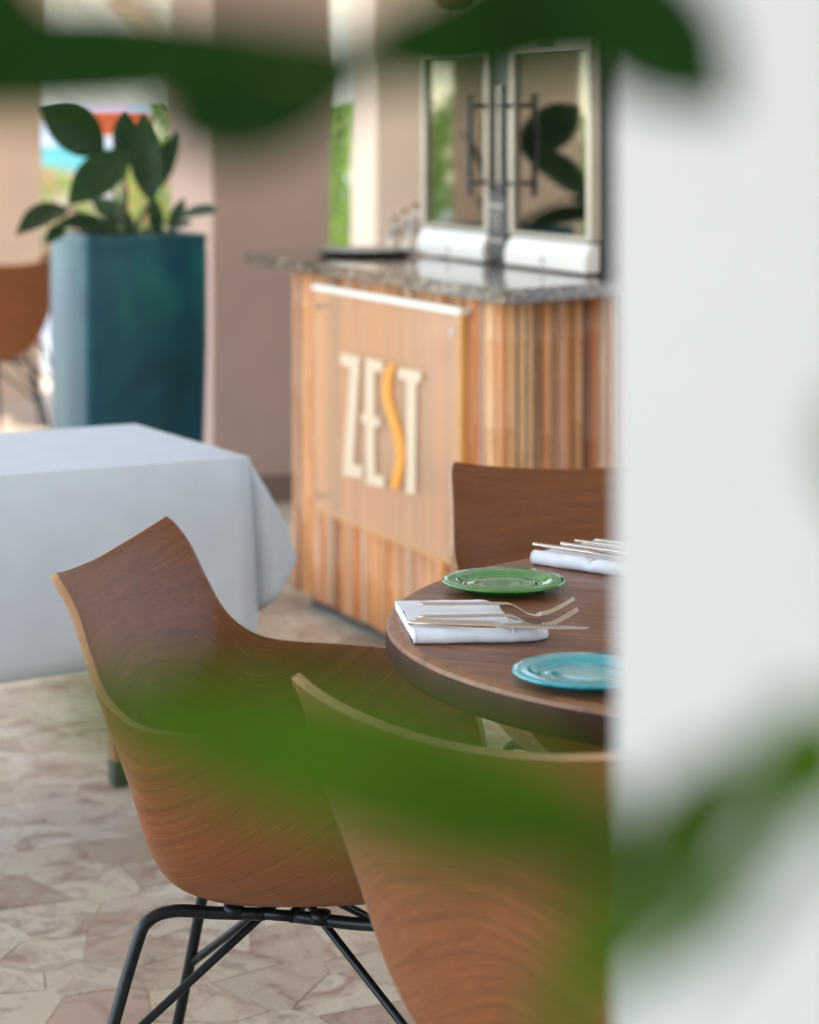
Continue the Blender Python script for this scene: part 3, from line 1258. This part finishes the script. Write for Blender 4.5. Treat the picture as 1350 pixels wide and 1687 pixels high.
def onsign(x, y, off=0.0):
    d = Vector(((x - CX) / F_PX, 1, -(y - HY) / F_PX))
    o = Vector((0, 0, EYE))
    t_ = (PK - U * off - o).dot(U) / d.dot(U)
    p = o + d * t_
    r = p - PK
    return r.dot(V), p.z


sA, sB = onsign(513, 480), onsign(760, 517)
sC, sD = onsign(520, 843), onsign(757, 928)
sx0, sx1 = (sB[0] + sD[0]) / 2, (sA[0] + sC[0]) / 2
sz0, sz1 = (sC[1] + sD[1]) / 2, (sA[1] + sB[1]) / 2
print('sign', sA, sB, sC, sD)
MS = Matrix(((V.x, -U.x, 0, PK.x), (V.y, -U.y, 0, PK.y), (0, 0, 1, 0), (0, 0, 0, 1)))     # local x along V, y outwards, z up
sign = empty('shop_sign', (0, 0, 0), 0, 'clear amber panel on the bamboo counter reading ZEST', 'sign')
sign.matrix_world = MS
bm = bmesh.new()
box(bm, sx0, sx1, -0.006, 0.0, sz0, sz1)
obj('panel', bm, MT['acrylic'], sign)
bm = bmesh.new()
box(bm, sx0 - 0.004, sx1 + 0.004, -0.030, 0.004, sz1, sz1 + 0.018, bev=0.003)
obj('top_rail', bm, MT['acrylic_edge'], sign)
bm = bmesh.new()
box(bm, sx0 - 0.005, sx0, -0.012, 0.002, sz0, sz1)
box(bm, sx0, sx1, -0.010, 0.001, sz0 - 0.003, sz0)
obj('edge_strip', bm, MT['amber_edge'], sign)
for fx in (0.045, 0.955):
    for fz in (0.07, 0.93):
        bm = bmesh.new()
        x, z = sx0 + (sx1 - sx0) * fx, sz0 + (sz1 - sz0) * fz
        r = bmesh.ops.create_cone(bm, cap_ends=True, segments=16, radius1=0.008, radius2=0.008, depth=0.040)
        bmesh.ops.transform(bm, matrix=Matrix.Translation((x, -0.0165, z)) @ Matrix.Rotation(pi / 2, 4, 'X'), verts=r['verts'])
        obj('standoff', bm, MT['chrome'], sign, True, angle=40)


def letter(name, polys, mat):
    bm = bmesh.new()
    for pl in polys:
        q = []
        for zx, zy in pl:
            s_, z_ = onsign(400 + zx / 2.077, 400 + zy / 2.077)
            q.append((s_, z_))
        a_ = [bm.verts.new((s_, 0.0005, z_)) for s_, z_ in q]
        b_ = [bm.verts.new((s_, 0.0065, z_)) for s_, z_ in q]
        bm.faces.new(a_); bm.faces.new(b_[::-1])
        for i in range(len(q)):
            j = (i + 1) % len(q)
            bm.faces.new((a_[i], a_[j], b_[j], b_[i]))
    return obj(name, bm, mat, sign)


letter('letter_z', [[(342, 378), (408, 390), (386, 757), (418, 765), (416, 808), (350, 793), (375, 426), (342, 415)]], MT['letter_cream'])
letter('letter_e', [[(428, 393), (487, 407), (486, 445), (458, 438), (458, 595), (477, 600), (477, 630), (458, 625), (459, 792), (493, 800), (492, 838), (429, 824),
                     (429, 617), (413, 612), (413, 584), (428, 588)]], MT['letter_cream'])
ctr = catmull([(516, 416, 0), (500, 468, 0), (501, 530, 0), (520, 600, 0), (540, 670, 0), (546, 735, 0), (537, 790, 0), (525, 842, 0)], 4)
left, right = [], []
for i, p in enumerate(ctr):
    t_ = (ctr[min(i + 1, len(ctr) - 1)] - ctr[max(i - 1, 0)]).normalized()
    w = 14.5
    left.append((p.x - t_.y * w, p.y + t_.x * w * 0.3))
    right.append((p.x + t_.y * w, p.y - t_.x * w * 0.3))
letter('letter_s', [[left[i], left[i + 1], right[i + 1], right[i]] for i in range(len(left) - 1)], MT['letter_orange'])['label'] = 'orange wavy letter S'
letter('letter_t', [[(540, 428), (620, 441), (615, 480), (600, 476), (598, 863), (568, 855), (569, 470), (541, 463)]], MT['letter_cream'])

# ------------------------------------------------------------------ coolers on the counter
FR_ = ath(974, 455, SLAB_T)                           # front right bottom corner
FR_.z = SLAB_T + 0.0005
MF = Matrix(((V.x, -U.x, 0, FR_.x), (V.y, -U.y, 0, FR_.y), (0, 0, 1, FR_.z), (0, 0, 0, 1)))   # x along the front (to the left), y outwards


def onfront(x, y, off=0.0):
    d = Vector(((x - CX) / F_PX, 1, -(y - HY) / F_PX))
    o = Vector((0, 0, EYE))
    t_ = (FR_ - U * off - o).dot(U) / d.dot(U)
    p = o + d * t_
    return (p - FR_).dot(V), p.z - FR_.z


def cooler(x0, x1, hinge_left, label):
    """wine cooler between x0 < x1 on the front line; handle at the side away from the hinge"""
    H = 0.66
    D = 0.44
    t = empty('wine_cooler', (0, 0, 0), 0, label, 'cooler', 'wine coolers on the counter')
    t.matrix_world = MF @ Matrix.Translation((x0, 0, 0))
    w = x1 - x0
    bm = bmesh.new()
    th = 0.02
    for a_ in ((0, th, -D, -0.03, 0.012, H), (w - th, w, -D, -0.03, 0.012, H), (th, w - th, -D, -0.03, 0.012, 0.032), (th, w - th, -D, -0.03, H - th, H), (th, w - th, -D, -D + th, 0.032, H - th)):
        box(bm, *a_)
    obj('cabinet', bm, MT['cabinet_inside'], t)
    bm = bmesh.new()
    for fx in (0.03, w - 0.03):
        for fy in (-0.06, -D + 0.04):
            lathe(bm, [(0, 0), (0.014, 0), (0.014, 0.012), (0, 0.012)], 12, (fx, fy, 0))
    obj('foot', bm, MT['black_plastic'], t)
    z0, z1 = 0.085, H
    fw = 0.030
    door = bmesh.new()
    box(door, 0, fw, -0.03, 0, z0, z1, bev=0.003)
    box(door, w - fw, w, -0.03, 0, z0, z1, bev=0.003)
    box(door, fw, w - fw, -0.03, 0, z1 - 0.075, z1, bev=0.003)
    box(door, fw, w - fw, -0.028, -0.002, z0, z0 + 0.012)
    d = obj('door', door, MT['steel'], t)
    bm = bmesh.new()
    box(bm, fw, w - fw, -0.018, -0.012, z0 + 0.012, z1 - 0.075)
    obj('glass', bm, MT['door_glass'], d)
    hx = fw * 0.5 + 0.03 if hinge_left else w - fw * 0.5 - 0.03
    bm = bmesh.new()
    hz0, hz1 = 0.19, 0.475
    tube(bm, [(hx, 0.034, hz0), (hx, 0.034, hz1)], 0.0085, 12)
    for z in (hz0 + 0.035, hz1 - 0.035):
        sx = -0.030 if hinge_left else 0.030
        tube(bm, [(hx, 0.034, z), (hx + sx, 0.034, z), (hx + sx, -0.001, z)], 0.006, 8)
    obj('handle', bm, MT['black_plastic'], d, True, angle=50)
    bm = bmesh.new()
    box(bm, w * 0.44, w * 0.62, 0.0, 0.003, z1 - 0.058, z1 - 0.012)
    obj('display', bm, MT['black_plastic'], d)
    for k in range(4):                                # wire racks behind the glass
        bm = bmesh.new()
        zz = 0.14 + k * 0.115
        for q in range(9):
            y = -0.06 - q * 0.042
            tube(bm, [(th, y, zz), (w - th, y, zz)], 0.0025, 6)
        obj('rack', bm, MT['chrome'], t)
    bm = bmesh.new()                                  # sloping kick panel, steel highlight put into its white
    ps = [(-0.03, 0.006), (0.014, 0.006), (0.014, 0.045), (-0.004, 0.080), (-0.03, 0.080)]
    va = [bm.verts.new((0.004, y, z)) for y, z in ps]
    vb = [bm.verts.new((w - 0.004, y, z)) for y, z in ps]
    bm.faces.new(va); bm.faces.new(vb[::-1])
    for i in range(len(ps)):
        j = (i + 1) % len(ps)
        bm.faces.new((va[i], va[j], vb[j], vb[i]))
    bmesh.ops.bevel(bm, geom=bm.edges[:], offset=0.004, segments=2, affect='EDGES')
    kp = obj('kick_panel', bm, MT['white_panel'], t)
    bm = bmesh.new()
    tube(bm, [(w * 0.5 + 0.007 * sin(a), 0.0145, 0.026 + 0.009 * cos(a)) for a in [q / 10 * 4.2 - 0.4 for q in range(11)]], 0.0022, 6)
    obj('emblem', bm, MT['black_plastic'], kp)
    return t


xr0, xr1 = 0.0, onfront(837, 430)[0]
xl0, xl1 = onfront(804, 425)[0], onfront(693, 410)[0]
print('coolers', xr0, xr1, xl0, xl1)
cooler(xr0, xr1, False, 'right glass-door wine cooler, half behind the white pillar')
cooler(xl0, xl1, True, 'left glass-door wine cooler, next to the round tray')
t = empty('control_post', (0, 0, 0), 0, 'dark control post with keypad between the two coolers', 'control panel')
t.matrix_world = MF
bm = bmesh.new()
box(bm, xr1 + 0.006, xl0 - 0.006, -0.30, -0.012, 0.0, 0.655, bev=0.004)
obj('post', bm, MT['black_plastic'], t)
bm = bmesh.new()
xm = (xr1 + xl0) / 2
pw = (xl0 - xr1) / 2 - 0.008
box(bm, xm - pw, xm + pw, -0.012, 0.004, 0.02, 0.205, bev=0.003)
kp = obj('keypad', bm, MT['dark_panel'], t)
bm = bmesh.new()
box(bm, xm - pw * 0.75, xm + pw * 0.75, 0.004, 0.0055, 0.158, 0.166)
box(bm, xm - pw * 0.75, xm + pw * 0.75, 0.004, 0.0055, 0.062, 0.070)
for q, (dx, z) in enumerate(((-0.4, 0.142), (0.15, 0.138), (0.4, 0.128), (-0.1, 0.124), (-0.3, 0.112), (0.2, 0.110), (0.0, 0.096))):
    box(bm, xm + dx * pw - 0.006, xm + dx * pw + 0.006, 0.004, 0.0055, z, z + 0.007)
obj('marking', bm, MT['pale_print'], kp)
bm = bmesh.new()
box(bm, xm - 0.008, xm + 0.012, -0.012, -0.002, 0.215, 0.50)
obj('channel', bm, MT['steel'], t)

# tray and bottles on the worktop
tray = bmesh.new()
lathe(tray, [(0, 0.0), (0.120, 0.0), (0.128, 0.003), (0.150, 0.013), (0.153, 0.013), (0.1535, 0.017), (0.150, 0.018)], 64, mat=0)
lathe(tray, [(0.150, 0.018), (0.146, 0.0165), (0.138, 0.0125), (0.130, 0.012), (0, 0.012)], 64, mat=1)
bmesh.ops.remove_doubles(tray, verts=tray.verts[:], dist=1e-5)
tray_o = obj('serving_tray', tray, [MT['black_plastic'], MT['pewter']], None, True, loc=(-0.128, 7.0, SLAB_T + 0.0005), angle=40)
tag(tray_o, 'round black-rimmed serving tray on the granite worktop', 'tray')
for i, (px, Y, h, lab) in enumerate(((652, 7.22, 0.105, 'small clear glass cruet by the tray, farthest from the coolers'),
                                      (668, 7.30, 0.125, 'middle one of three glass cruets behind the tray'),
                                      (684, 7.16, 0.150, 'tallest glass cruet, close to the left cooler'))):
    p = at(px, 300, Y)
    bm = bmesh.new()
    lathe(bm, [(0, 0), (0.024, 0), (0.027, 0.006), (0.027, h * 0.45), (0.012, h * 0.66), (0.010, h * 0.86), (0.013, h * 0.88), (0.013, h * 0.9), (0, h * 0.9)], 24)
    o = obj('cruet', bm, MT['bottle_glass'], None, True, loc=(p.x, Y, SLAB_T + 0.0005))
    tag(o, lab, 'bottle', 'cruets on the counter')
    bm = bmesh.new()
    lathe(bm, [(0, h * 0.9), (0.008, h * 0.9), (0.011, h * 0.95), (0.006, h), (0, h)], 16)
    obj('stopper', bm, MT['oil'], o, True)

# pendant lamp over the counter
pl = at(752, 22, 6.6)
t = empty('pendant_lamp', (pl.x, 6.6, pl.z), 0, 'brown woven pendant lamp above the coolers', 'lamp')
bm = bmesh.new()
lathe(bm, [(0.020, 0.0), (0.045, 0.008), (0.062, 0.035), (0.068, 0.07), (0.06, 0.12), (0.04, 0.16), (0.018, 0.18), (0, 0.182)], 32, wob=lambda a, r, z: 0.02 * sin(16 * a))
obj('lamp_shade', bm, MT['rattan'], t, True)
bm = bmesh.new()
tube(bm, [(0, 0, 0.18), (0, 0, ROOF - pl.z - 0.02)], 0.003, 6)
lathe(bm, [(0, ROOF - pl.z - 0.025), (0.04, ROOF - pl.z - 0.025), (0.04, ROOF - pl.z), (0, ROOF - pl.z)], 20)
obj('cord', bm, MT['black_plastic'], t)

# ------------------------------------------------------------------ teal planter
PC = at(140, 390, 7.2)
PC.z = 0
RIM = 1.049
pot = empty('potted_plant', PC, A, 'tall teal glazed square planter with a large-leaved dark plant', 'plant')
bm = bmesh.new()
wt, wb = 0.40, 0.35


def sq(w, z, r=0.028, off=0.0):
    out = []
    c = 0.20
    for (sx, sy, a0) in ((1, 1, 0), (-1, 1, pi / 2), (-1, -1, pi), (1, -1, 3 * pi / 2)):
        for k in range(5):
            a = a0 + k / 4 * pi / 2
            out.append(bm.verts.new((c + sx * (w / 2 - r) + r * cos(a), c + sy * (w / 2 - r) + r * sin(a), z)))
    return out


rings = [sq(wb, 0.0), sq(wb + 0.01, 0.03), sq(0.385, 0.35), sq(0.402, 0.70), sq(0.402, 0.96), sq(0.398, 1.02), sq(0.402, RIM - 0.012), sq(0.398, RIM), sq(0.35, RIM, 0.02), sq(0.345, RIM - 0.06, 0.02)]
for i in range(len(rings) - 1):
    n = len(rings[i])
    for k in range(n):
        bm.faces.new((rings[i][k], rings[i][(k + 1) % n], rings[i + 1][(k + 1) % n], rings[i + 1][k]))
bm.faces.new(rings[0][::-1])
obj('planter', bm, MT['glaze'], pot, True, angle=50)
bm = bmesh.new()
s_ = sq(0.345, RIM - 0.055, 0.02)
s2 = sq(0.2, RIM - 0.035, 0.02)
n = len(s_)
for k in range(n):
    bm.faces.new((s_[k], s_[(k + 1) % n], s2[(k + 1) % n], s2[k]))
bm.faces.new(s2)
obj('soil', bm, MT['soil'], pot)
INV = rotm(A, PC).inverted()
PX, PY = PC.x + U.x * 0.2 + V.x * 0.2, PC.y + U.y * 0.2 + V.y * 0.2
root_ = Vector((PX, PY, RIM - 0.05))
# base px, tip px, width px, Y of base, Y of tip, facing
LV = [((172, 250), (64, 172), 74, 7.45, 7.30, (0.2, -1, 0.25), 0.5),
      ((200, 272), (206, 178), 42, 7.50, 7.52, (0.5, -1, 0.1), 0.5),
      ((250, 335), (238, 182), 52, 7.40, 7.46, (-0.1, -1, 0.1), 0.45),
      ((212, 248), (112, 338), 62, 7.36, 7.18, (0.3, -1, 0.5), 0.5),
      ((258, 318), (298, 212), 40, 7.44, 7.50, (-0.5, -1, 0.1), 0.45),
      ((108, 340), (26, 388), 46, 7.30, 7.08, (0.1, -0.8, 0.7), 0.35),
      ((282, 366), (358, 350), 38, 7.40, 7.22, (0.0, -0.7, 0.8), 0.6),
      ((205, 384), (92, 368), 40, 7.34, 7.16, (0.0, -0.8, 0.7), 0.5),
      ((262, 388), (248, 322), 24, 7.36, 7.34, (0.3, -1, 0.2), 0.5),
      ((282, 388), (304, 326), 22, 7.38, 7.42, (-0.3, -1, 0.2), 0.5),
      ((228, 384), (150, 326), 34, 7.50, 7.62, (0.2, -1, 0.4), 0.5),
      ((272, 386), (318, 368), 24, 7.34, 7.22, (0.0, -0.8, 0.7), 0.5),
      ((105, 372), (76, 402), 26, 7.20, 7.14, (0.2, -0.8, 0.6), 0.4)]
for (bx, by), (tx, ty), w, Y0, Y1, nrm, wa in LV:
    b0, t0 = at(bx, by, Y0), at(tx, ty, Y1)
    bm = bmesh.new()
    leaf_bm(bm, INV @ b0, INV @ t0, w / F_PX * Y0 * 1.1, INV.to_3x3() @ Vector(nrm), 0.05, 0.22, wide_at=wa)
    lf = obj('leaf', bm, MT['plant_leaf'], pot, True)
    bm = bmesh.new()
    m1 = root_ + (b0 - root_) * 0.5 + Vector((R.uniform(-0.01, 0.01), 0, 0.02))
    tube(bm, catmull([INV @ root_, INV @ m1, INV @ b0], 5), [0.007] * 6 + [0.0045] * 5, 7)
    obj('stalk', bm, MT['stem'], lf, True)

# ------------------------------------------------------------------ shrub right in front of the lens (out of focus)
NYc = 0.52
trunk_x = at(1640, 0, NYc).x
shrub = empty('potted_shrub', (trunk_x, NYc, 0), 0, 'leafy green shrub close to the viewer, blurred across the view', 'plant')
SI = Matrix.Translation((-trunk_x, -NYc, 0))
bm = bmesh.new()
lathe(bm, [(0, 0.0), (0.10, 0.0), (0.12, 0.20), (0.135, 0.30), (0.145, 0.30), (0.145, 0.335), (0.125, 0.335), (0.118, 0.29), (0, 0.29)], 32)
obj('pot', bm, plain('terracotta', (168, 96, 66), 0.8, var=0.1), shrub, True, angle=40)
bm = bmesh.new()
tube(bm, catmull([(0, 0, 0.28), (0.01, 0.01, 0.7), (-0.006, 0, 1.1), (0.004, 0, 1.30), (0, 0, 1.50)], 6), [0.011 - 0.0002 * i for i in range(25)], 10)
obj('trunk', bm, MT['bark'], shrub, True)


def branch(pts, r0, r1):
    bm = bmesh.new()
    path = catmull([SI @ at(x, y, Y) for x, y, Y in pts], 6)
    n_ = len(path) - 1
    tube(bm, path, [r0 + (r1 - r0) * i / n_ for i in range(n_ + 1)], 8)
    return obj('branch', bm, MT['stem'], shrub, True)


branch([(1640, -330, .52), (1400, -260, .53), (1180, -120, .53), (1010, 20, .53), (800, 70, .53), (600, 98, .53), (430, 110, .53)], 0.0024, 0.0010)
branch([(1640, 1120, .52), (1480, 1150, .48), (1340, 1215, .44), (1180, 1310, .42), (1010, 1385, .42)], 0.0024, 0.0012)
# base, tip (px, px, Y), width px, facing, material
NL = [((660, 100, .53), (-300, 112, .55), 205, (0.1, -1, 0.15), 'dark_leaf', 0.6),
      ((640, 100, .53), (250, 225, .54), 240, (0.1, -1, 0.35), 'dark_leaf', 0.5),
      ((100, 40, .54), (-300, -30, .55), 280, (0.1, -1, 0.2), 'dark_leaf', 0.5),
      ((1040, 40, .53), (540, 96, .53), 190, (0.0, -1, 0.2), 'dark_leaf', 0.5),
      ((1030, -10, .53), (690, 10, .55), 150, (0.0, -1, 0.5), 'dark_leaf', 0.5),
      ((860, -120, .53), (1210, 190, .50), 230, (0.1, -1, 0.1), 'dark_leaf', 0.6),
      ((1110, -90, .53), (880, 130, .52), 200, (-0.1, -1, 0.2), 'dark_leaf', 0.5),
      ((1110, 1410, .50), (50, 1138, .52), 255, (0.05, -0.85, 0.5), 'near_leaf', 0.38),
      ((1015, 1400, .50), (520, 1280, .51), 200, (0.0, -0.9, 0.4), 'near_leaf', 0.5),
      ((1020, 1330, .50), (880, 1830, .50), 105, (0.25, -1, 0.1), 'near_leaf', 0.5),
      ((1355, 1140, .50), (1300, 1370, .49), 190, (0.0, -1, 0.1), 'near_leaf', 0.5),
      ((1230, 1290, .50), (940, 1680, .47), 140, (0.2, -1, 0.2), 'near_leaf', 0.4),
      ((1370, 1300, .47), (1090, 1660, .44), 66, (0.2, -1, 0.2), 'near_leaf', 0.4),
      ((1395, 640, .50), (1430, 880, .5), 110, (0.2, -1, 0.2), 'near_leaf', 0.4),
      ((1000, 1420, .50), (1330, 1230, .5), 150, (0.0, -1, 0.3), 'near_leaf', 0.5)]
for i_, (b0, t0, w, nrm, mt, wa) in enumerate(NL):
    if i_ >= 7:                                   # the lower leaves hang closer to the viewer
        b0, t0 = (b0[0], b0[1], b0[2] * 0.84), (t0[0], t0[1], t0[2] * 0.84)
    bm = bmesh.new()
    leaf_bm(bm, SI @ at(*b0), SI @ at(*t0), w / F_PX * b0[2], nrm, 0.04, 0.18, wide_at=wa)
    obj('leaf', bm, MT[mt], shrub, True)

# ------------------------------------------------------------------ outside: slatted roof, kiosk, hedge
per = empty('pergola', (0, 13.2, 0), 0, 'low pergola with pale split-cane roof outside', 'pergola')


def roof_z(y):
    return 2.17 - 0.1 * (y - 13.0)


bm0 = None
slat_me = None
y = 13.3
k = 0
while y < 19.0:
    if slat_me is None:
        bm = bmesh.new()
        box(bm, -4.4, 1.6, -0.05, 0.05, 0.0, 0.03, bev=0.008)
        s0 = obj('slat', bm, MT['slat'], per)
        slat_me = s0.data
    else:
        s0 = bpy.data.objects.new('slat', slat_me)
        C.objects.link(s0)
        s0.parent = per
    s0.location = (0, y - 13.2, roof_z(y) + R.uniform(-0.006, 0.006))
    s0.rotation_euler = (-0.1 + R.uniform(-0.06, 0.06), R.uniform(-0.002, 0.002), R.uniform(-0.006, 0.006))
    y += 0.165
for x in (-3.9, -1.62, 0.35):
    bm = bmesh.new()
    v = [(x - 0.06, 13.2), (x + 0.06, 13.2), (x + 0.06, 19.1), (x - 0.06, 19.1)]
    lo = [bm.verts.new((a, b_ - 13.2, roof_z(b_) - 0.13)) for a, b_ in v]
    hi = [bm.verts.new((a, b_ - 13.2, roof_z(b_) - 0.010)) for a, b_ in v]
    bm.faces.new(lo[::-1]); bm.faces.new(hi)
    for i in range(4):
        j = (i + 1) % 4
        bm.faces.new((lo[i], lo[j], hi[j], hi[i]))
    obj('rafter', bm, MT['rafter'], per)
for (x, yy) in ((-3.9, 13.4), (0.35, 13.4), (-3.9, 18.9), (0.35, 18.9)):
    bm = bmesh.new()
    box(bm, x - 0.05, x + 0.05, yy - 13.25, yy - 13.15, -0.01, roof_z(yy) - 0.12, bev=0.004)
    obj('post', bm, MT['rafter'], per)

kx = at(75, 0, 22).x
ki = empty('kiosk', (kx, 22.5, 0), 0, 'white kiosk with teal band and orange awning outside', 'kiosk')
bm = bmesh.new()
box(bm, -3.2, 0.72, 0, 2.0, 1.16, 2.3, bev=0.01)
obj('upper_wall', bm, MT['white_paint'], ki)
bm = bmesh.new()
box(bm, -3.2, 0.50, -0.04, 2.0, 0.93, 1.16, bev=0.01)
obj('teal_band', bm, MT['teal_wall'], ki)
bm = bmesh.new()
box(bm, -3.2, 0.40, 0.02, 2.0, -0.01, 0.93)
obj('lower_wall', bm, MT['beige'], ki)
bm = bmesh.new()
M_ = Matrix.Translation((0.62, -0.2, 1.36)) @ Matrix.Rotation(radians(-24), 4, 'X')
box(bm, -0.35, 0.35, -0.30, 0.18, 0, 0.03, M_)
obj('awning', bm, MT['orange_canvas'], ki)


def bush_mesh(name, n, seed, size, mats, pink=0.0):
    rr = random.Random(seed)
    verts, faces, mi = [], [], []
    for _ in range(n):
        u, v = rr.uniform(-1, 1), rr.uniform(0, 2 * pi)
        r = rr.uniform(0.55, 1.0) ** 0.5
        s = sqrt(1 - u * u)
        c = Vector((s * cos(v) * r, s * sin(v) * r, u * r * 0.5 + 0.5))
        c *= 1 + 0.12 * sin(5 * v) * sin(4 * u)
        d = Vector((rr.uniform(-1, 1), rr.uniform(-1, 1), rr.uniform(-0.6, 0.6))).normalized()
        n_ = Vector((rr.uniform(-1, 1), rr.uniform(-1, 1), rr.uniform(0, 1.5)))
        n_ = (n_ - d * n_.dot(d)).normalized()
        sd = d.cross(n_)
        L = rr.uniform(0.7, 1.3) * size
        b_ = len(verts)
        verts += [c, c + d * L * 0.5 + sd * L * 0.28 + n_ * 0.1 * L, c + d * L, c + d * L * 0.5 - sd * L * 0.28 + n_ * 0.1 * L]
        faces += [(b_, b_ + 1, b_ + 2), (b_, b_ + 2, b_ + 3)]
        q = 1 if rr.random() < pink else 0
        mi += [q, q]
    me = bpy.data.meshes.new(name)
    me.from_pydata([tuple(v) for v in verts], [], faces)
    for m in mats:
        me.materials.append(m)
    me.polygons.foreach_set('material_index', mi)
    return me


BUSH = bush_mesh('foliage', 5200, 5, 0.075, [MT['hedge_leaf'], MT['petal']])
FLOWER = bush_mesh('foliage', 2600, 6, 0.10, [MT['hedge_leaf'], MT['petal']], 0.16)


def bush(x, y, sx, sy, sz, me, label, group):
    t = empty('shrub', (x, y, -0.01), R.uniform(0, 6) if sx == sy else 0, label, 'shrub', group)
    o = bpy.data.objects.new('foliage', me)
    C.objects.link(o)
    o.parent = t
    o.scale = (sx, sy, sz)
    o.location = (0, 0, 0.12)
    o['kind'] = 'stuff'
    bm = bmesh.new()
    for q in range(4):
        a = q * pi / 2 + 0.5
        tube(bm, [(0.04 * cos(a), 0.04 * sin(a), 0), (sx * 0.4 * cos(a), sy * 0.4 * sin(a), sz * 0.75)], [0.03, 0.012], 6)
    obj('stem', bm, MT['bark'], t)
    return t


bush(at(556, 0, 20.6).x, 20.6, 0.55, 0.55, 2.1, BUSH, 'sunlit yellow-green shrub seen in the narrow gap beside the white column', 'garden shrubs')
bush(at(92, 0, 20.8).x, 20.8, 0.42, 0.36, 0.86, FLOWER, 'pink-flowering shrub in front of the teal kiosk', 'garden shrubs')
bush(at(262, 0, 20.8).x, 20.8, 0.40, 0.40, 1.05, FLOWER, 'pink-flowering shrub behind the planter leaves', 'garden shrubs')
for i, (X_, Y, s_, h, lab) in enumerate(((-5.3, 28, 1.05, 3.2, 'tall green hedge shrub behind the kiosk, beside the beige wall'),
                                          (-3.1, 27.6, 1.05, 3.0, 'tall green hedge shrub behind the kiosk, above the planter'),
                                          (-0.9, 28, 1.05, 3.3, 'tall green hedge shrub farther off, behind the taupe column'),
                                          (1.3, 27.8, 1.05, 3.2, 'tall green hedge shrub beyond the narrow gap'),
                                          (3.5, 28, 1.05, 3.2, 'tall green hedge shrub hidden behind the white column'))):
    bush(X_, Y, s_, s_, h, BUSH, lab, 'garden shrubs')
for i, (X_, Y, lab) in enumerate(((-7.4, 11.2, 'unseen garden shrub added for the cooler reflections, nearest to the room'),
                                  (-8.6, 13.8, 'unseen garden shrub added for the cooler reflections, farther back'),
                                  (-10.0, 16.4, 'unseen garden shrub added for the cooler reflections, farthest back'))):
    bush(X_, Y, 0.8, 0.8, 1.5, BUSH, lab, 'garden shrubs')  # unseen, added to be mirrored in the coolers and dim the left
